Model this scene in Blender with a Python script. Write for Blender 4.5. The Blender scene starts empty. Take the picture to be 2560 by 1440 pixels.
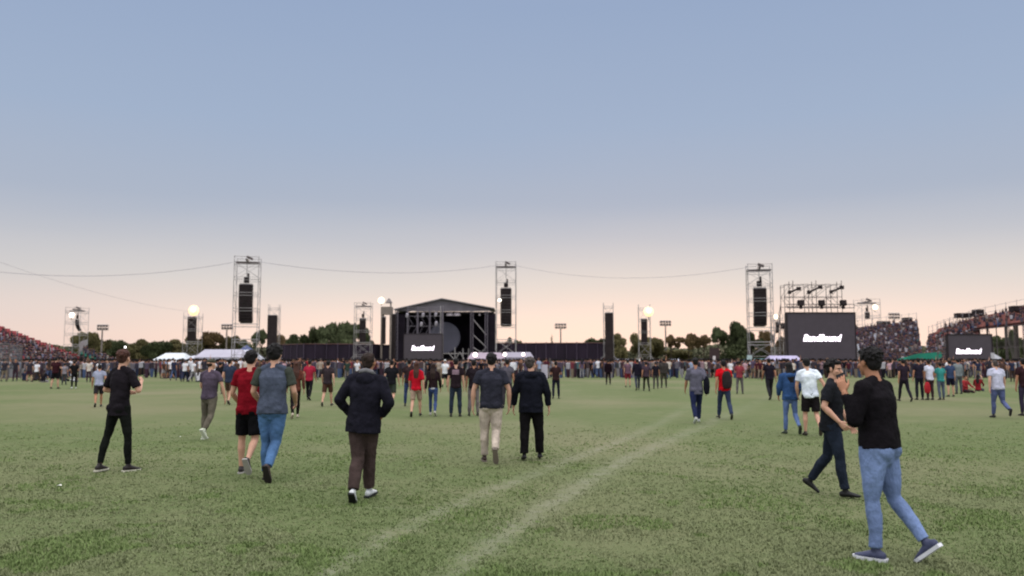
import bpy, bmesh, math, random
from mathutils import Vector, Matrix, Euler, noise
random.seed(11)
V = Vector
sc = bpy.context.scene
C = sc.collection
R = math.radians
# ------------------------------------------------------------------ camera
F = 2000.0 / 2560.0            # focal length in units of the image width
CAMH = 1.65
TH = math.atan(180 / 2000.0)
cd = bpy.data.cameras.new('camera')
cam = bpy.data.objects.new('camera', cd); C.objects.link(cam)
cam.location = (0, 0, CAMH)
cam.rotation_euler = (R(90) + TH, 0, 0)
cd.sensor_width = 36; cd.lens = 36 * F
cd.clip_start = .1; cd.clip_end = 6000
cd.dof.use_dof = True; cd.dof.focus_distance = 10.5; cd.dof.aperture_fstop = 1.6
sc.camera = cam
FW = V((0, math.cos(TH), math.sin(TH))); UP = V((0, -math.sin(TH), math.cos(TH)))
def P(px, py, Y):
    """world point at distance Y in front of the standpoint, seen in direction px,py of a 2560 wide photo"""
    d = V((1, 0, 0)) * ((px - 1280) / 2000.) + UP * ((720 - py) / 2000.) + FW
    return V((0, 0, CAMH)) + d * (Y / d.y)
def G(px, py):
    d = V((1, 0, 0)) * ((px - 1280) / 2000.) + UP * ((720 - py) / 2000.) + FW
    return V((0, 0, CAMH)) + d * (-CAMH / d.z)
def PX(px, Y):                 # world x at distance Y near the horizon
    return P(px, 890, Y).x
def PZ(py, Y):
    return P(1280, py, Y).z
# ------------------------------------------------------------------ materials
def s2l(c):
    return tuple(((v / 12.92) if v <= .04045 else ((v + .055) / 1.055) ** 2.4) for v in c)
def lin(r, g, b):
    return s2l((r / 255., g / 255., b / 255.))
MATS = {}
def mat(name, col, rough=.8, var=.25, scale=6., bump=0., bscale=60., metal=0., spec=.3, srgb=True, streak=None):
    if name in MATS: return MATS[name]
    m = bpy.data.materials.new(name); m.use_nodes = True
    nt = m.node_tree; N = nt.nodes; L = nt.links
    b = N['Principled BSDF']
    c = lin(*col) if srgb else col
    b.inputs['Roughness'].default_value = rough
    b.inputs['Metallic'].default_value = metal
    b.inputs['Specular IOR Level'].default_value = spec
    tc = N.new('ShaderNodeTexCoord')
    mp = N.new('ShaderNodeMapping')
    L.new(tc.outputs['Object'], mp.inputs['Vector'])
    if streak: mp.inputs['Scale'].default_value = streak
    n = N.new('ShaderNodeTexNoise'); n.inputs['Scale'].default_value = scale; n.inputs['Detail'].default_value = 5
    L.new(mp.outputs['Vector'], n.inputs['Vector'])
    mx = N.new('ShaderNodeMix'); mx.data_type = 'RGBA'
    mx.inputs['A'].default_value = tuple(v * (1 - var) for v in c) + (1,)
    mx.inputs['B'].default_value = tuple(min(1, v * (1 + var)) for v in c) + (1,)
    cr = N.new('ShaderNodeMapRange'); cr.inputs['From Min'].default_value = .3; cr.inputs['From Max'].default_value = .7
    L.new(n.outputs['Fac'], cr.inputs['Value']); L.new(cr.outputs['Result'], mx.inputs['Factor'])
    L.new(mx.outputs['Result'], b.inputs['Base Color'])
    if bump:
        n2 = N.new('ShaderNodeTexNoise'); n2.inputs['Scale'].default_value = bscale; n2.inputs['Detail'].default_value = 4
        L.new(mp.outputs['Vector'], n2.inputs['Vector'])
        bp = N.new('ShaderNodeBump'); bp.inputs['Strength'].default_value = bump; bp.inputs['Distance'].default_value = .03
        L.new(n2.outputs['Fac'], bp.inputs['Height']); L.new(bp.outputs['Normal'], b.inputs['Normal'])
    MATS[name] = m
    return m
def emat(name, col, strength):
    if name in MATS: return MATS[name]
    m = bpy.data.materials.new(name); m.use_nodes = True
    b = m.node_tree.nodes['Principled BSDF']
    b.inputs['Base Color'].default_value = (.8, .8, .8, 1)
    b.inputs['Emission Color'].default_value = lin(*col) + (1,)
    b.inputs['Emission Strength'].default_value = strength
    MATS[name] = m
    return m
def cloth(name, col, rough=.95):
    return mat('cloth ' + name, col, rough, var=.3, scale=6, bump=.9, bscale=15, spec=.08, streak=(1, 1, .7))
def denim(name, col):
    m = mat('denim ' + name, col, .9, var=.3, scale=3.5, bump=1., bscale=13, spec=.1, streak=(1.3, 1.3, .7))
    return m
def attrmat(name, attr, rough=.9):
    if name in MATS: return MATS[name]
    m = bpy.data.materials.new(name); m.use_nodes = True
    N = m.node_tree.nodes; b = N['Principled BSDF']; b.inputs['Roughness'].default_value = rough
    b.inputs['Specular IOR Level'].default_value = .1
    a = N.new('ShaderNodeVertexColor'); a.layer_name = attr
    m.node_tree.links.new(a.outputs['Color'], b.inputs['Base Color'])
    MATS[name] = m
    return m
# ------------------------------------------------------------------ object helpers
def tag(o, label=None, cat=None, group=None, kind=None):
    if label: o['label'] = label
    if cat: o['category'] = cat
    if group: o['group'] = group
    if kind: o['kind'] = kind
    return o
def empty(name, loc, rz=0., label=None, cat=None, group=None):
    o = bpy.data.objects.new(name, None); C.objects.link(o)
    o.location = loc; o.rotation_euler = (0, 0, rz); o.empty_display_size = .2
    return tag(o, label, cat, group)
def link(name, me, parent=None, loc=(0, 0, 0)):
    o = bpy.data.objects.new(name, me); C.objects.link(o); o.location = loc
    if parent is not None: o.parent = parent
    return o
class MB:
    """collects shapes into one mesh"""
    def __init__(s): s.v = []; s.f = []
    def add(s, vs, fs):
        n = len(s.v); s.v += [tuple(v) for v in vs]; s.f += [tuple(i + n for i in f) for f in fs]; return s
    def box(s, c, size, M=None):
        x, y, z = (k / 2. for k in size)
        vs = [V((a * x, b * y, d * z)) for a in (-1, 1) for b in (-1, 1) for d in (-1, 1)]
        if M is not None: vs = [M @ v for v in vs]
        vs = [v + V(c) for v in vs]
        return s.add(vs, [(0, 1, 3, 2), (4, 6, 7, 5), (0, 4, 5, 1), (2, 3, 7, 6), (0, 2, 6, 4), (1, 5, 7, 3)])
    def bar(s, p, q, r, n=4, r2=None):
        p = V(p); q = V(q); t = q - p
        if t.length < 1e-6: return s
        t.normalize()
        a = t.orthogonal().normalized(); b = t.cross(a)
        r2 = r if r2 is None else r2
        vs = []
        for c, rr in ((p, r), (q, r2)):
            for i in range(n):
                an = 2 * math.pi * (i + .5) / n
                vs.append(c + (a * math.cos(an) + b * math.sin(an)) * rr)
        fs = [(i, (i + 1) % n, n + (i + 1) % n, n + i) for i in range(n)]
        fs += [tuple(range(n))[::-1], tuple(range(n, 2 * n))]
        return s.add(vs, fs)
    def poly(s, pts, th=None):      # polygon, with thickness vector when given
        n = len(pts)
        if th is None: return s.add(pts, [tuple(range(n))])
        vs = [V(p) for p in pts] + [V(p) + V(th) for p in pts]
        fs = [tuple(range(n))[::-1], tuple(range(n, 2 * n))] + [(i, (i + 1) % n, n + (i + 1) % n, n + i) for i in range(n)]
        return s.add(vs, fs)
    def lathe(s, c, prof, axis=V((0, 0, 1)), n=16):
        a = axis.orthogonal().normalized(); b = axis.cross(a)
        vs = []
        for (r, h) in prof:
            for i in range(n):
                an = 2 * math.pi * i / n
                vs.append(V(c) + axis * h + (a * math.cos(an) + b * math.sin(an)) * r)
        fs = []
        for k in range(len(prof) - 1):
            for i in range(n):
                fs.append((k * n + i, k * n + (i + 1) % n, (k + 1) * n + (i + 1) % n, (k + 1) * n + i))
        fs += [tuple(range(n))[::-1], tuple(range((len(prof) - 1) * n, len(prof) * n))]
        return s.add(vs, fs)
    def mesh(s, name, m=None, smooth=False):
        me = bpy.data.meshes.new(name); me.from_pydata(s.v, [], s.f)
        if m: me.materials.append(m)
        bm = bmesh.new(); bm.from_mesh(me); bmesh.ops.recalc_face_normals(bm, faces=bm.faces[:]); bm.to_mesh(me); bm.free()
        if smooth: me.polygons.foreach_set('use_smooth', [True] * len(me.polygons))
        return me
    def build(s, name, m, parent=None, loc=(0, 0, 0), smooth=False):
        return link(name, s.mesh(name, m, smooth), parent, loc)
# ------------------------------------------------------------------ organic surface helper: shapes merged by voxel remeshing
class Org:
    def __init__(s): s.v = []; s.f = []
    def tube(s, pts, rad, xref=V((1, 0, 0)), n=14, dome=(True, True)):
        pts = [V(p) for p in pts]; rings = []
        m = len(pts)
        for i, p in enumerate(pts):
            t = (pts[min(i + 1, m - 1)] - pts[max(i - 1, 0)]).normalized()
            xa = (xref - t * xref.dot(t))
            if xa.length < .15:
                alt = V((0, 1, 0)); xa = alt - t * alt.dot(t)
            xa.normalize(); ya = t.cross(xa)
            r = rad[i]; a, b = (r, r) if not isinstance(r, tuple) else r
            rings.append((p, xa * a, ya * b, t, min(a, b)))
        full = []
        if dome[0]:
            p, x, y, t, r = rings[0]
            full += [(p - t * r * .85, x * .45, y * .45), (p - t * r * .5, x * .85, y * .85)]
        full += [(p, x, y) for p, x, y, t, r in rings]
        if dome[1]:
            p, x, y, t, r = rings[-1]
            full += [(p + t * r * .5, x * .85, y * .85), (p + t * r * .85, x * .45, y * .45)]
        base = len(s.v)
        for p, x, y in full:
            for i in range(n):
                an = 2 * math.pi * i / n
                s.v.append(tuple(p + x * math.cos(an) + y * math.sin(an)))
        k = len(full)
        for j in range(k - 1):
            for i in range(n):
                s.f.append((base + j * n + i, base + j * n + (i + 1) % n, base + (j + 1) * n + (i + 1) % n, base + (j + 1) * n + i))
        s.f.append(tuple(base + i for i in range(n))[::-1])
        s.f.append(tuple(base + (k - 1) * n + i for i in range(n)))
        return s
    def ell(s, c, r, M=None, n=14, m=9):
        base = len(s.v); M = M or Matrix.Identity(3)
        s.v.append(tuple(V(c) + M @ V((0, 0, -r[2]))))
        for j in range(1, m):
            ph = -math.pi / 2 + math.pi * j / m
            for i in range(n):
                an = 2 * math.pi * i / n
                s.v.append(tuple(V(c) + M @ V((r[0] * math.cos(ph) * math.cos(an), r[1] * math.cos(ph) * math.sin(an), r[2] * math.sin(ph)))))
        s.v.append(tuple(V(c) + M @ V((0, 0, r[2]))))
        top = len(s.v) - 1
        for i in range(n):
            s.f.append((base, base + 1 + (i + 1) % n, base + 1 + i))
            s.f.append((top, base + 1 + (m - 2) * n + i, base + 1 + (m - 2) * n + (i + 1) % n))
        for j in range(m - 2):
            for i in range(n):
                a = base + 1 + j * n
                s.f.append((a + i, a + (i + 1) % n, a + n + (i + 1) % n, a + n + i))
        return s
JOBS = []
TEX = {}
def cloudtex(size):
    if size not in TEX:
        t = bpy.data.textures.new('clouds', 'CLOUDS'); t.noise_scale = size; t.noise_depth = 3; TEX[size] = t
    return TEX[size]
def organic(name, org, m, parent, voxel, smooth=4, disp=0., dsize=.06):
    me = bpy.data.meshes.new(name); me.from_pydata(org.v, [], org.f)
    bm = bmesh.new(); bm.from_mesh(me); bmesh.ops.recalc_face_normals(bm, faces=bm.faces[:]); bm.to_mesh(me); bm.free()
    me.materials.append(m)
    o = link(name, me, parent)
    md = o.modifiers.new('r', 'REMESH'); md.mode = 'VOXEL'; md.voxel_size = voxel
    md = o.modifiers.new('s', 'SMOOTH'); md.iterations = smooth; md.factor = .5
    if disp:
        md = o.modifiers.new('d', 'DISPLACE'); md.texture = cloudtex(dsize); md.strength = disp; md.mid_level = .5
        md.texture_coords = 'GLOBAL'
    JOBS.append((o, m))
    return o
def bake_jobs():
    global JOBS
    bpy.context.view_layer.update()
    dg = bpy.context.evaluated_depsgraph_get()
    res = []
    for o, m in JOBS:
        me = bpy.data.meshes.new_from_object(o.evaluated_get(dg), preserve_all_data_layers=False, depsgraph=dg)
        res.append(me)
    for (o, m), me in zip(JOBS, res):
        old = o.data; o.modifiers.clear(); o.data = me; me.name = o.name
        me.materials.clear(); me.materials.append(m)
        me.polygons.foreach_set('use_smooth', [True] * len(me.polygons))
        bpy.data.meshes.remove(old)
    JOBS = []
# ------------------------------------------------------------------ people
SKIN = lambda k: {'light': mat('skin light', (196, 150, 128), .6, var=.08, scale=9, spec=.3),
                  'tan': mat('skin tan', (168, 118, 92), .6, var=.08, scale=9, spec=.3),
                  'dark': mat('skin brown', (120, 80, 62), .6, var=.08, scale=9, spec=.3)}[k]
HAIR = lambda k: mat('hair ' + k, {'black': (22, 18, 20), 'brown': (44, 30, 26), 'auburn': (70, 42, 34), 'grey': (74, 66, 64), 'fair': (100, 78, 58)}[k],
                     .75, var=.4, scale=30, bump=.8, bscale=90, streak=(1, 1, .3))
POSES = {
    # legs: right (thigh pitch, knee bend, foot pitch, spread), left ; arms: right (upper vec, fore vec), left  - x outward
    'stand': dict(r=(2, 3, 0, 4), l=(-1, 2, 0, 5), ra=((.16, 0, -1), (.08, .15, -1)), la=((.16, 0, -1), (.08, .15, -1))),
    'walkR': dict(r=(20, 6, 8, 2), l=(-16, 22, -32, 2), ra=((.2, -.35, -1), (.1, .1, -1)), la=((.2, .25, -1), (.05, .6, -1))),
    'walkL': dict(l=(20, 6, 8, 2), r=(-16, 22, -32, 2), la=((.2, -.35, -1), (.1, .1, -1)), ra=((.2, .25, -1), (.05, .6, -1))),
    'kickR': dict(l=(10, 6, 0, 1), r=(-8, 48, -58, 1), ra=((.22, .1, -1), (.1, .4, -1)), la=((.25, -.25, -1), (.05, .1, -1))),
    'kickL': dict(r=(10, 6, 0, 1), l=(-8, 48, -58, 1), la=((.22, .1, -1), (.1, .4, -1)), ra=((.25, -.25, -1), (.05, .1, -1))),
    'armsfront': dict(r=(6, 4, 0, 5), l=(-6, 8, -5, 5), ra=((.3, .1, -1), (-.3, .9, .1)), la=((.3, .1, -1), (-.3, .9, .1))),
    'wide': dict(r=(3, 3, 0, 9), l=(0, 3, 0, 9), ra=((.3, 0, -1), (.15, .3, -1)), la=((.3, 0, -1), (.15, .3, -1))),
    'phone': dict(r=(2, 3, 0, 5), l=(0, 2, 0, 5), ra=((.3, .5, -1), (-.3, .5, .9)), la=((.16, 0, -1), (.08, .15, -1))),
    'armup': dict(r=(2, 3, 0, 5), l=(0, 2, 0, 5), ra=((.7, .3, .7), (.1, .1, 1)), la=((.2, 0, -1), (.1, .15, -1))),
    'sit': dict(r=(88, 130, 0, 14), l=(84, 126, 0, 14), ra=((.3, .5, -.8), (-.2, .8, -.3)), la=((.3, .5, -.8), (-.2, .8, -.3))),
}
def rotx(a): return Matrix.Rotation(a, 3, 'X')
def rotz(a): return Matrix.Rotation(a, 3, 'Z')
def hand(o, wrist, d, nrm, side, curl=.35, s=1., fine=True):
    d = d.normalized(); nrm = (nrm - d * nrm.dot(d)).normalized(); w = d.cross(nrm) * side      # w points to the thumb side
    o.tube([wrist, wrist + d * .03 * s, wrist + d * .07 * s, wrist + d * .095 * s], [(.024 * s, .019 * s), (.033 * s, .017 * s), (.041 * s, .015 * s), (.039 * s, .012 * s)], xref=w, n=12)
    if not fine:
        a = wrist + d * .09 * s; dd = (d + nrm * curl).normalized(); d3 = (d + nrm * curl * 2.5).normalized()
        o.tube([a, a + dd * .045 * s, a + dd * .045 * s + d3 * .04 * s], [(.038 * s, .012 * s), (.034 * s, .011 * s), (.026 * s, .009 * s)], xref=w, n=10)
    else:
        for off, ln, c in ((.031, .030, .8), (.0105, .034, 1.), (-.0105, .032, 1.12), (-.031, .025, 1.25)):
            p = wrist + d * .09 * s + w * off * s
            pts = [p - d * .02 * s, p]; dirv = (d + w * off * 2.5).normalized()
            for seg in range(3):
                dirv = (dirv * math.cos(curl * c) + nrm * math.sin(curl * c)).normalized()
                p = p + dirv * ln * (1.0 - .22 * seg) * s; pts.append(p)
            o.tube(pts, [.009 * s, .0088 * s, .0085 * s, .008 * s, .0072 * s], xref=w, n=8)
    p = wrist + d * .025 * s + w * .022 * s
    td = (d * .75 + w * .7 + nrm * .25).normalized(); t2 = (d * 1. + w * .15 + nrm * .45).normalized()
    o.tube([p, p + td * .04 * s, p + td * .04 * s + t2 * .05 * s], [.015 * s, .011 * s, .008 * s], xref=nrm, n=8)
def person(label, loc, H, yaw, pose='stand', top='tshirt', topc=(40, 40, 45), bottom='trousers', botc=(40, 40, 60), skin='tan', hair='short', hairc='black',
           shoes=(40, 35, 35), sole=None, vox=.014, bulk=1., lean=2, headyaw=0, headpitch=0, hem=.85, fit=1., sleeve=.62, sleevec=None, fine=False,
           group=None, topname=None, extra=None, merged=False, curl=.35, face=False, roll=0., name='person', hemflare=0., soleh=.014):
    s = H / 1.78
    ps = dict(POSES[pose]) if isinstance(pose, str) else dict(pose)
    root = empty(name, loc, yaw, label, 'person', group)
    bk = bulk
    sit = (pose == 'sit')
    # joints
    PC = V((0, 0, .93))
    ML = rotx(R(-lean)) @ Matrix.Rotation(R(roll), 3, 'Y')
    def T(v): return PC + ML @ (V(v) - PC)
    legs = {}
    for sd, k in ((1, 'r'), (-1, 'l')):
        a, kn, fp, sp = ps[k]
        hip = V((sd * .088 * (bk ** .5), 0, .92))
        ta = R(a); th = V((sd * math.sin(R(sp)), math.sin(ta), -math.cos(ta))).normalized()
        sa = R(a - kn); sh = V((sd * math.sin(R(sp * .3)), math.sin(sa), -math.cos(sa))).normalized()
        knee = hip + th * .435; ank = knee + sh * .415
        fo = R(fp); tout = R(ps.get('toe', 8)) * sd
        fd = V((math.sin(tout) * math.cos(fo), math.cos(tout) * math.cos(fo), math.sin(fo)))
        fu = V((0, -math.sin(fo) * 1, math.cos(fo)))
        fu = (fu - fd * fu.dot(fd)).normalized()
        legs[sd] = (hip, knee, ank, fd, fu)
    low = min(min((an + fd * t - fu * .082).z for t in (-.065, .12)) for (h_, k_, an, fd, fu) in legs.values())
    if sit: low = .80
    sh_z = V((0, 0, -low))
    arms = {}
    for sd, k in ((1, 'ra'), (-1, 'la')):
        u, f = ps[k]
        u = ML @ V((u[0] * sd, u[1], u[2])).normalized(); f = ML @ V((f[0] * sd, f[1], f[2])).normalized()
        S = T((sd * .178 * (bk ** .5), 0, 1.425)); E = S + u * .285; W = E + f * .255
        arms[sd] = (S, E, W, u, f)
    HC = T((0, .018, 1.645))
    MH = ML @ rotz(R(headyaw)) @ rotx(R(-headpitch))
    def H_(v): return HC + MH @ V(v)
    def scl(o):
        o.v = [tuple((V(v) + sh_z) * s) for v in o.v]; return o
    # --- body
    b = Org()
    X = V((1, 0, 0))
    b.tube([T((0, -.005, z)) for z in (.87, .94, 1.03, 1.11, 1.22, 1.33, 1.41, 1.46)], [(.12 * bk, .10 * bk), (.155 * bk, .115 * bk), (.148 * bk, .108 * bk), (.137 * bk, .10 * bk), (.15 * bk, .11 * bk), (.165 * bk, .115 * bk), (.145 * bk, .092), (.09, .07)], X, 18)
    b.tube([T((0, -.02, 1.42)), T((0, -.008, 1.5)), T((0, .008, 1.56)), T((0, .012, 1.62))], [(.085, .07), (.06, .06), (.056, .058), (.055, .06)], X, 14)
    lk = .78 if bottom == 'trousers' else 1.
    for sd in (1, -1):
        S, E, W, u, f = arms[sd]
        b.tube([T((0, 0, 1.41)), T((sd * .1, 0, 1.43)), S], [(.06, .06), (.058, .055), (.05, .05)], V((0, 1, 0)), 12)
        b.tube([T((0, -.012, 1.525)), T((sd * .1, -.01, 1.44))], [.033, .034], V((0, 1, 0)), 10)
        m1 = S.lerp(E, .45); m2 = E.lerp(W, .3)
        b.tube([S, m1, E], [.052 * bk, .046 * bk, .037], X, 12)
        b.tube([E, m2, W], [.037, .041 * (bk ** .5), .026], X, 12)
        nrm = ps.get('palm' + ('r' if sd > 0 else 'l'))
        nrm = V((nrm[0] * sd, nrm[1], nrm[2])) if nrm else V((-sd, .15, 0))
        hand(b, W, f, ML @ nrm, sd, curl=curl, fine=fine)
        hip, knee, ank, fd, fu = legs[sd]
        b.tube([hip, hip.lerp(knee, .45), knee], [(.086 * bk * lk, .09 * bk * lk), .074 * bk * lk, .052 * lk], X, 14)
        sm = knee.lerp(ank, .33) + V((0, -.014, 0))
        b.tube([knee, sm, knee.lerp(ank, .7) + V((0, -.006, 0)), ank], [.05 * lk, .053 * (bk ** .5) * lk, .038 * lk, .032 * lk], X, 12)
        b.tube([ank - fd * .035 - fu * .03, ank + fd * .05 - fu * .04, ank + fd * .14 - fu * .055], [(.03, .036), (.034, .03), (.036, .018)], V((1, 0, 0)), 10)
        b.ell(T((sd * .068, -.035, .90)), (.08 * bk, .08 * bk, .085))
    # head
    b.ell(H_((0, -.012, .028)), (.076, .097, .088), MH, 18, 12)
    b.ell(H_((0, .022, -.035)), (.062, .072, .078), MH, 16, 10)
    b.ell(H_((0, .058, -.088)), (.034, .03, .026), MH, 12, 8)
    b.ell(H_((0, .066, .022)), (.052, .022, .016), MH, 12, 8)
    b.tube([H_((0, .084, .015)), H_((0, .102, -.018)), H_((0, .109, -.036))], [.009, .0125, .0155], X, 8)
    b.ell(H_((0, .084, -.066)), (.025, .014, .0085), MH, 10, 6)
    for sd in (1, -1):
        b.ell(H_((sd * .079, -.004, -.008)), (.011, .02, .032), MH, 10, 8)
        b.ell(H_((sd * .038, .058, -.028)), (.024, .025, .022), MH, 10, 8)
    body = organic('body', scl(b), SKIN(skin), root, (vox if not fine else .0055) * s, 2 if fine else 1)
    if face:
        for sd in (1, -1):
            e = Org().ell(H_((sd * .031, .083, -.001)), (.012, .007, .006), MH, 10, 6)
            mb = MB(); scl(e); mb.v = e.v; mb.f = e.f; mb.build('eye', mat('eye white', (150, 140, 138), .3, var=.02), root, smooth=True)
            e = Org().ell(H_((sd * .031, .0865, -.001)), (.0058, .005, .0058), MH, 10, 6)
            mb = MB(); scl(e); mb.v = e.v; mb.f = e.f; mb.build('iris', mat('iris', (20, 12, 10), .2, var=.02), root, smooth=True)
            e = Org().tube([H_((sd * .014, .092, .017)), H_((sd * .034, .090, .023)), H_((sd * .052, .078, .017))], [.0045, .0055, .003], X, 8)
            mb = MB(); scl(e); mb.v = e.v; mb.f = e.f; mb.build('eyebrow', HAIR(hairc), root, smooth=True)
        e = Org().ell(H_((0, .0945, -.0665)), (.021, .006, .0045), MH, 10, 6)
        mb = MB(); scl(e); mb.v = e.v; mb.f = e.f; mb.build('lips', mat('lips', (120, 62, 56), .5, var=.05), root, smooth=True)
    # --- hair
    h = Org()
    if hair in ('short', 'thin', 'long', 'bushy', 'tail'):
        g = {'short': 0, 'thin': -.006, 'long': .006, 'bushy': .014, 'tail': .0}[hair]
        h.ell(H_((0, -.024, .047)), (.083 + g, .098 + g, .083 + g), MH, 18, 12)
        h.ell(H_((0, -.05, -.005 if hair != 'thin' else -.015)), (.074 + g, .06 + g, .075), MH, 16, 10)
        if hair != 'thin':
            for sd in (1, -1): h.ell(H_((sd * .062, -.002, .018)), (.02, .04, .04), MH, 10, 8)
        if hair == 'short' and face:
            h.ell(H_((.012, .052, .092)), (.06, .042, .026), MH, 12, 8)
        if hair == 'bushy':
            h.ell(H_((0, .03, .095)), (.075, .055, .04), MH, 14, 8); h.ell(H_((0, -.03, .09)), (.085, .09, .06), MH)
        if hair == 'long':
            h.tube([H_((0, -.045, .04)), H_((0, -.07, -.06)), T((0, -.115, 1.42)), T((0, -.135 * bk, 1.25))], [(.085, .065), (.09, .05), (.1, .038), (.07, .022)], X, 16)
        if hair == 'tail':
            h.tube([H_((0, -.1, .03)), H_((0, -.14, -.04)), H_((0, -.13, -.16))], [.03, .032, .012], X, 10)
        if vox < .012:
            hr = random.Random(int(H * 1000))
            for q in range(150):
                d = V((hr.gauss(0, 1), hr.gauss(0, 1) - .25, hr.gauss(0, 1) + .35)).normalized()
                if d.z < -.55 or (d.y > .35 and d.z < .45): continue
                p = V((0, -.024, .047)) + V((d.x * (.08 + g), d.y * (.095 + g), d.z * (.08 + g)))
                ln = hr.uniform(.012, .03) * (1.5 if hair == 'bushy' else 1) * (.5 if hair == 'thin' else 1)
                e_ = p + d * ln + V((hr.uniform(-.012, .012), hr.uniform(-.012, .012), -.006))
                h.tube([H_(p - d * .02), H_(p), H_(e_)], [.012, .011, .005], X, 6)
        organic('hair', scl(h), HAIR(hairc), root, (.0065 if fine else max(vox, .012)) * s, 2, disp=.012 if not fine else .014, dsize=.03)
    elif hair == 'cap':
        h.ell(H_((0, -.03, .0)), (.078, .085, .06), MH); organic('hair', scl(h), HAIR(hairc), root, max(vox, .012) * s, 2, disp=.01, dsize=.03)
        c = Org(); c.ell(H_((0, -.012, .062)), (.085, .1, .07), MH, 18, 12)
        c.tube([H_((0, .07, .058)), H_((0, .13, .045))], [(.06, .008), (.05, .007)], X, 12)
        organic('cap', scl(c), cloth('cap %s' % (extra.get('capc', (70, 70, 66)),) if extra else 'cap', extra.get('capc', (70, 70, 66)) if extra else (70, 70, 66)), root, max(vox, .012) * s, 2)
    # --- lower garment
    q = Org()
    e = .012
    q.tube([T((0, -.005, z)) for z in (.845, .90, .96, 1.0)], [(.12 * bk, .10 * bk), (.158 * bk + e, .118 * bk + e), (.155 * bk + e, .112 * bk + e), (.146 * bk + e, .106 * bk + e)], X, 18, dome=(True, False))
    skirt = bottom == 'skirt'
    for sd in (1, -1):
        hip, knee, ank, fd, fu = legs[sd]
        q.ell(T((sd * .07, -.052, .895)), (.09 * bk, .09 * bk, .095))
        if bottom in ('trousers',):
            f1 = fit
            end = knee.lerp(ank, .93)
            q.tube([hip, hip.lerp(knee, .35), hip.lerp(knee, .7), knee, knee.lerp(ank, .35) + V((0, -.012, 0)), knee.lerp(ank, .7) + V((0, -.006, 0)), end],
                   [(.095 * bk, .1 * bk), (.088 * bk * (.6 + .4 * f1), .092 * bk), .074 * bk * (.5 + .5 * f1), .064 * f1, .066 * (.35 + .65 * f1), .056 * f1, .053 * f1 * (1 + ps.get('flare', 0))], X, 16, dome=(True, False))
        else:
            ln = .86 if bottom == 'shorts' else .55
            q.tube([hip, hip.lerp(knee, .4), hip.lerp(knee, ln)], [(.096 * bk, .1 * bk), (.095 * bk, .1 * bk), (.09 * bk, .095 * bk)], X, 16, dome=(True, False))
    bmk = denim if (isinstance(botc, tuple) and botc[2] > botc[0] + 18) else cloth
    organic('trousers' if bottom == 'trousers' else 'shorts', scl(q), bmk(str(botc), botc), root, (vox if not fine else .009) * s, 3, disp=(.024 if vox < .02 else .0), dsize=.13)
    # --- upper garment
    t = Org()
    jk = top in ('jacket',)
    ea = {'tshirt': .016, 'jacket': .036, 'sweater': .02, 'polo': .016}[top] * (bk ** .5)
    t.tube([T((0, -.008, z)) for z in (hem, max(hem + .05, .95), 1.05, 1.15, 1.25, 1.34, 1.41, 1.455, 1.475)],
           [(.158 * bk + ea + .006 + hemflare, .118 * bk + ea + hemflare), (.158 * bk + ea + hemflare * .8, .116 * bk + ea + hemflare * .7), (.15 * bk + ea, .11 * bk + ea), (.147 * bk + ea, .108 * bk + ea), (.157 * bk + ea, .114 * bk + ea), (.166 * bk + ea, .116 * bk + ea * .8), (.15 * bk + ea * .8, .096 + ea * .6), (.1, .075 + ea * .4), (.068 + ea * .2, .066 + ea * .2)],
           X, 20, dome=(False, False))
    if hem < .9:
        for sd in (1, -1): t.ell(T((sd * .066, -.052, .915)), (.094 * bk + ea * .6, .094 * bk + ea * .6, .085))
    sl = {}
    for sd in (1, -1):
        S, E, W, u, f = arms[sd]
        r0 = .05 * bk + ea * .75
        tgt = t
        if sleevec: tgt = sl.setdefault(sd, Org())
        tgt.tube([T((sd * .03, 0, 1.41)), T((sd * .1, 0, 1.425)), S], [(.06 + ea * .3, .06 + ea * .3), (.058 + ea * .4, .055 + ea * .5), (r0 - .002, r0)], V((0, 1, 0)), 12) if not sleevec else None
        if top in ('jacket', 'sweater'):
            tgt.tube([S, S.lerp(E, .5), E], [r0, .047 * bk + ea * .7, .041 * bk + ea * .65], X, 12)
            tgt.tube([E, E.lerp(W, .35), E.lerp(W, .92)], [.041 * bk + ea * .65, .042 + ea * .55, .032 + ea * .4], X, 12, dome=(True, False))
        else:
            tgt.tube([S, S.lerp(E, sleeve * .5), S.lerp(E, sleeve)], [r0, .05 * bk + ea * .9, .049 * bk + ea * 1.], X, 14, dome=(True, False))
        t.tube([T((sd * .03, -.02, 1.493)), T((sd * .075, -.018, 1.475)), T((sd * .13, -.012, 1.452))], [.045, .05, .05 + ea * .4], V((0, 1, 0)), 12)
    if jk:
        t.ell(T((0, -.1, 1.44)), (.115, .06, .075)); t.tube([T((0, -.02, 1.45)), T((0, -.012, 1.515))], [(.088, .085), (.082, .08)], X, 14, dome=(True, False))
    nm = topname or {'tshirt': 'shirt', 'jacket': 'jacket', 'sweater': 'sweater', 'polo': 'shirt'}[top]
    organic(nm, scl(t), cloth(str(topc), topc), root, (vox if not fine else .009) * s, 3, disp=(.03 if vox < .02 else 0.), dsize=.14)
    for sd in sl: organic('sleeve', scl(sl[sd]), cloth(str(sleevec), sleevec), root, vox * s, 2, disp=.008, dsize=.07)
    if jk and extra and 'hoodc' in extra:
        hd = Org(); hd.tube([T((-.085, .0, 1.50)), T((-.075, -.06, 1.535)), T((0, -.088, 1.55)), T((.075, -.06, 1.535)), T((.085, .0, 1.50))], [(.022, .02), (.028, .022), (.03, .024), (.028, .022), (.022, .02)], V((0, 0, 1)), 10)
        organic('hood_lining', scl(hd), cloth(str(extra['hoodc']), extra['hoodc']), root, .01, 2)
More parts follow.
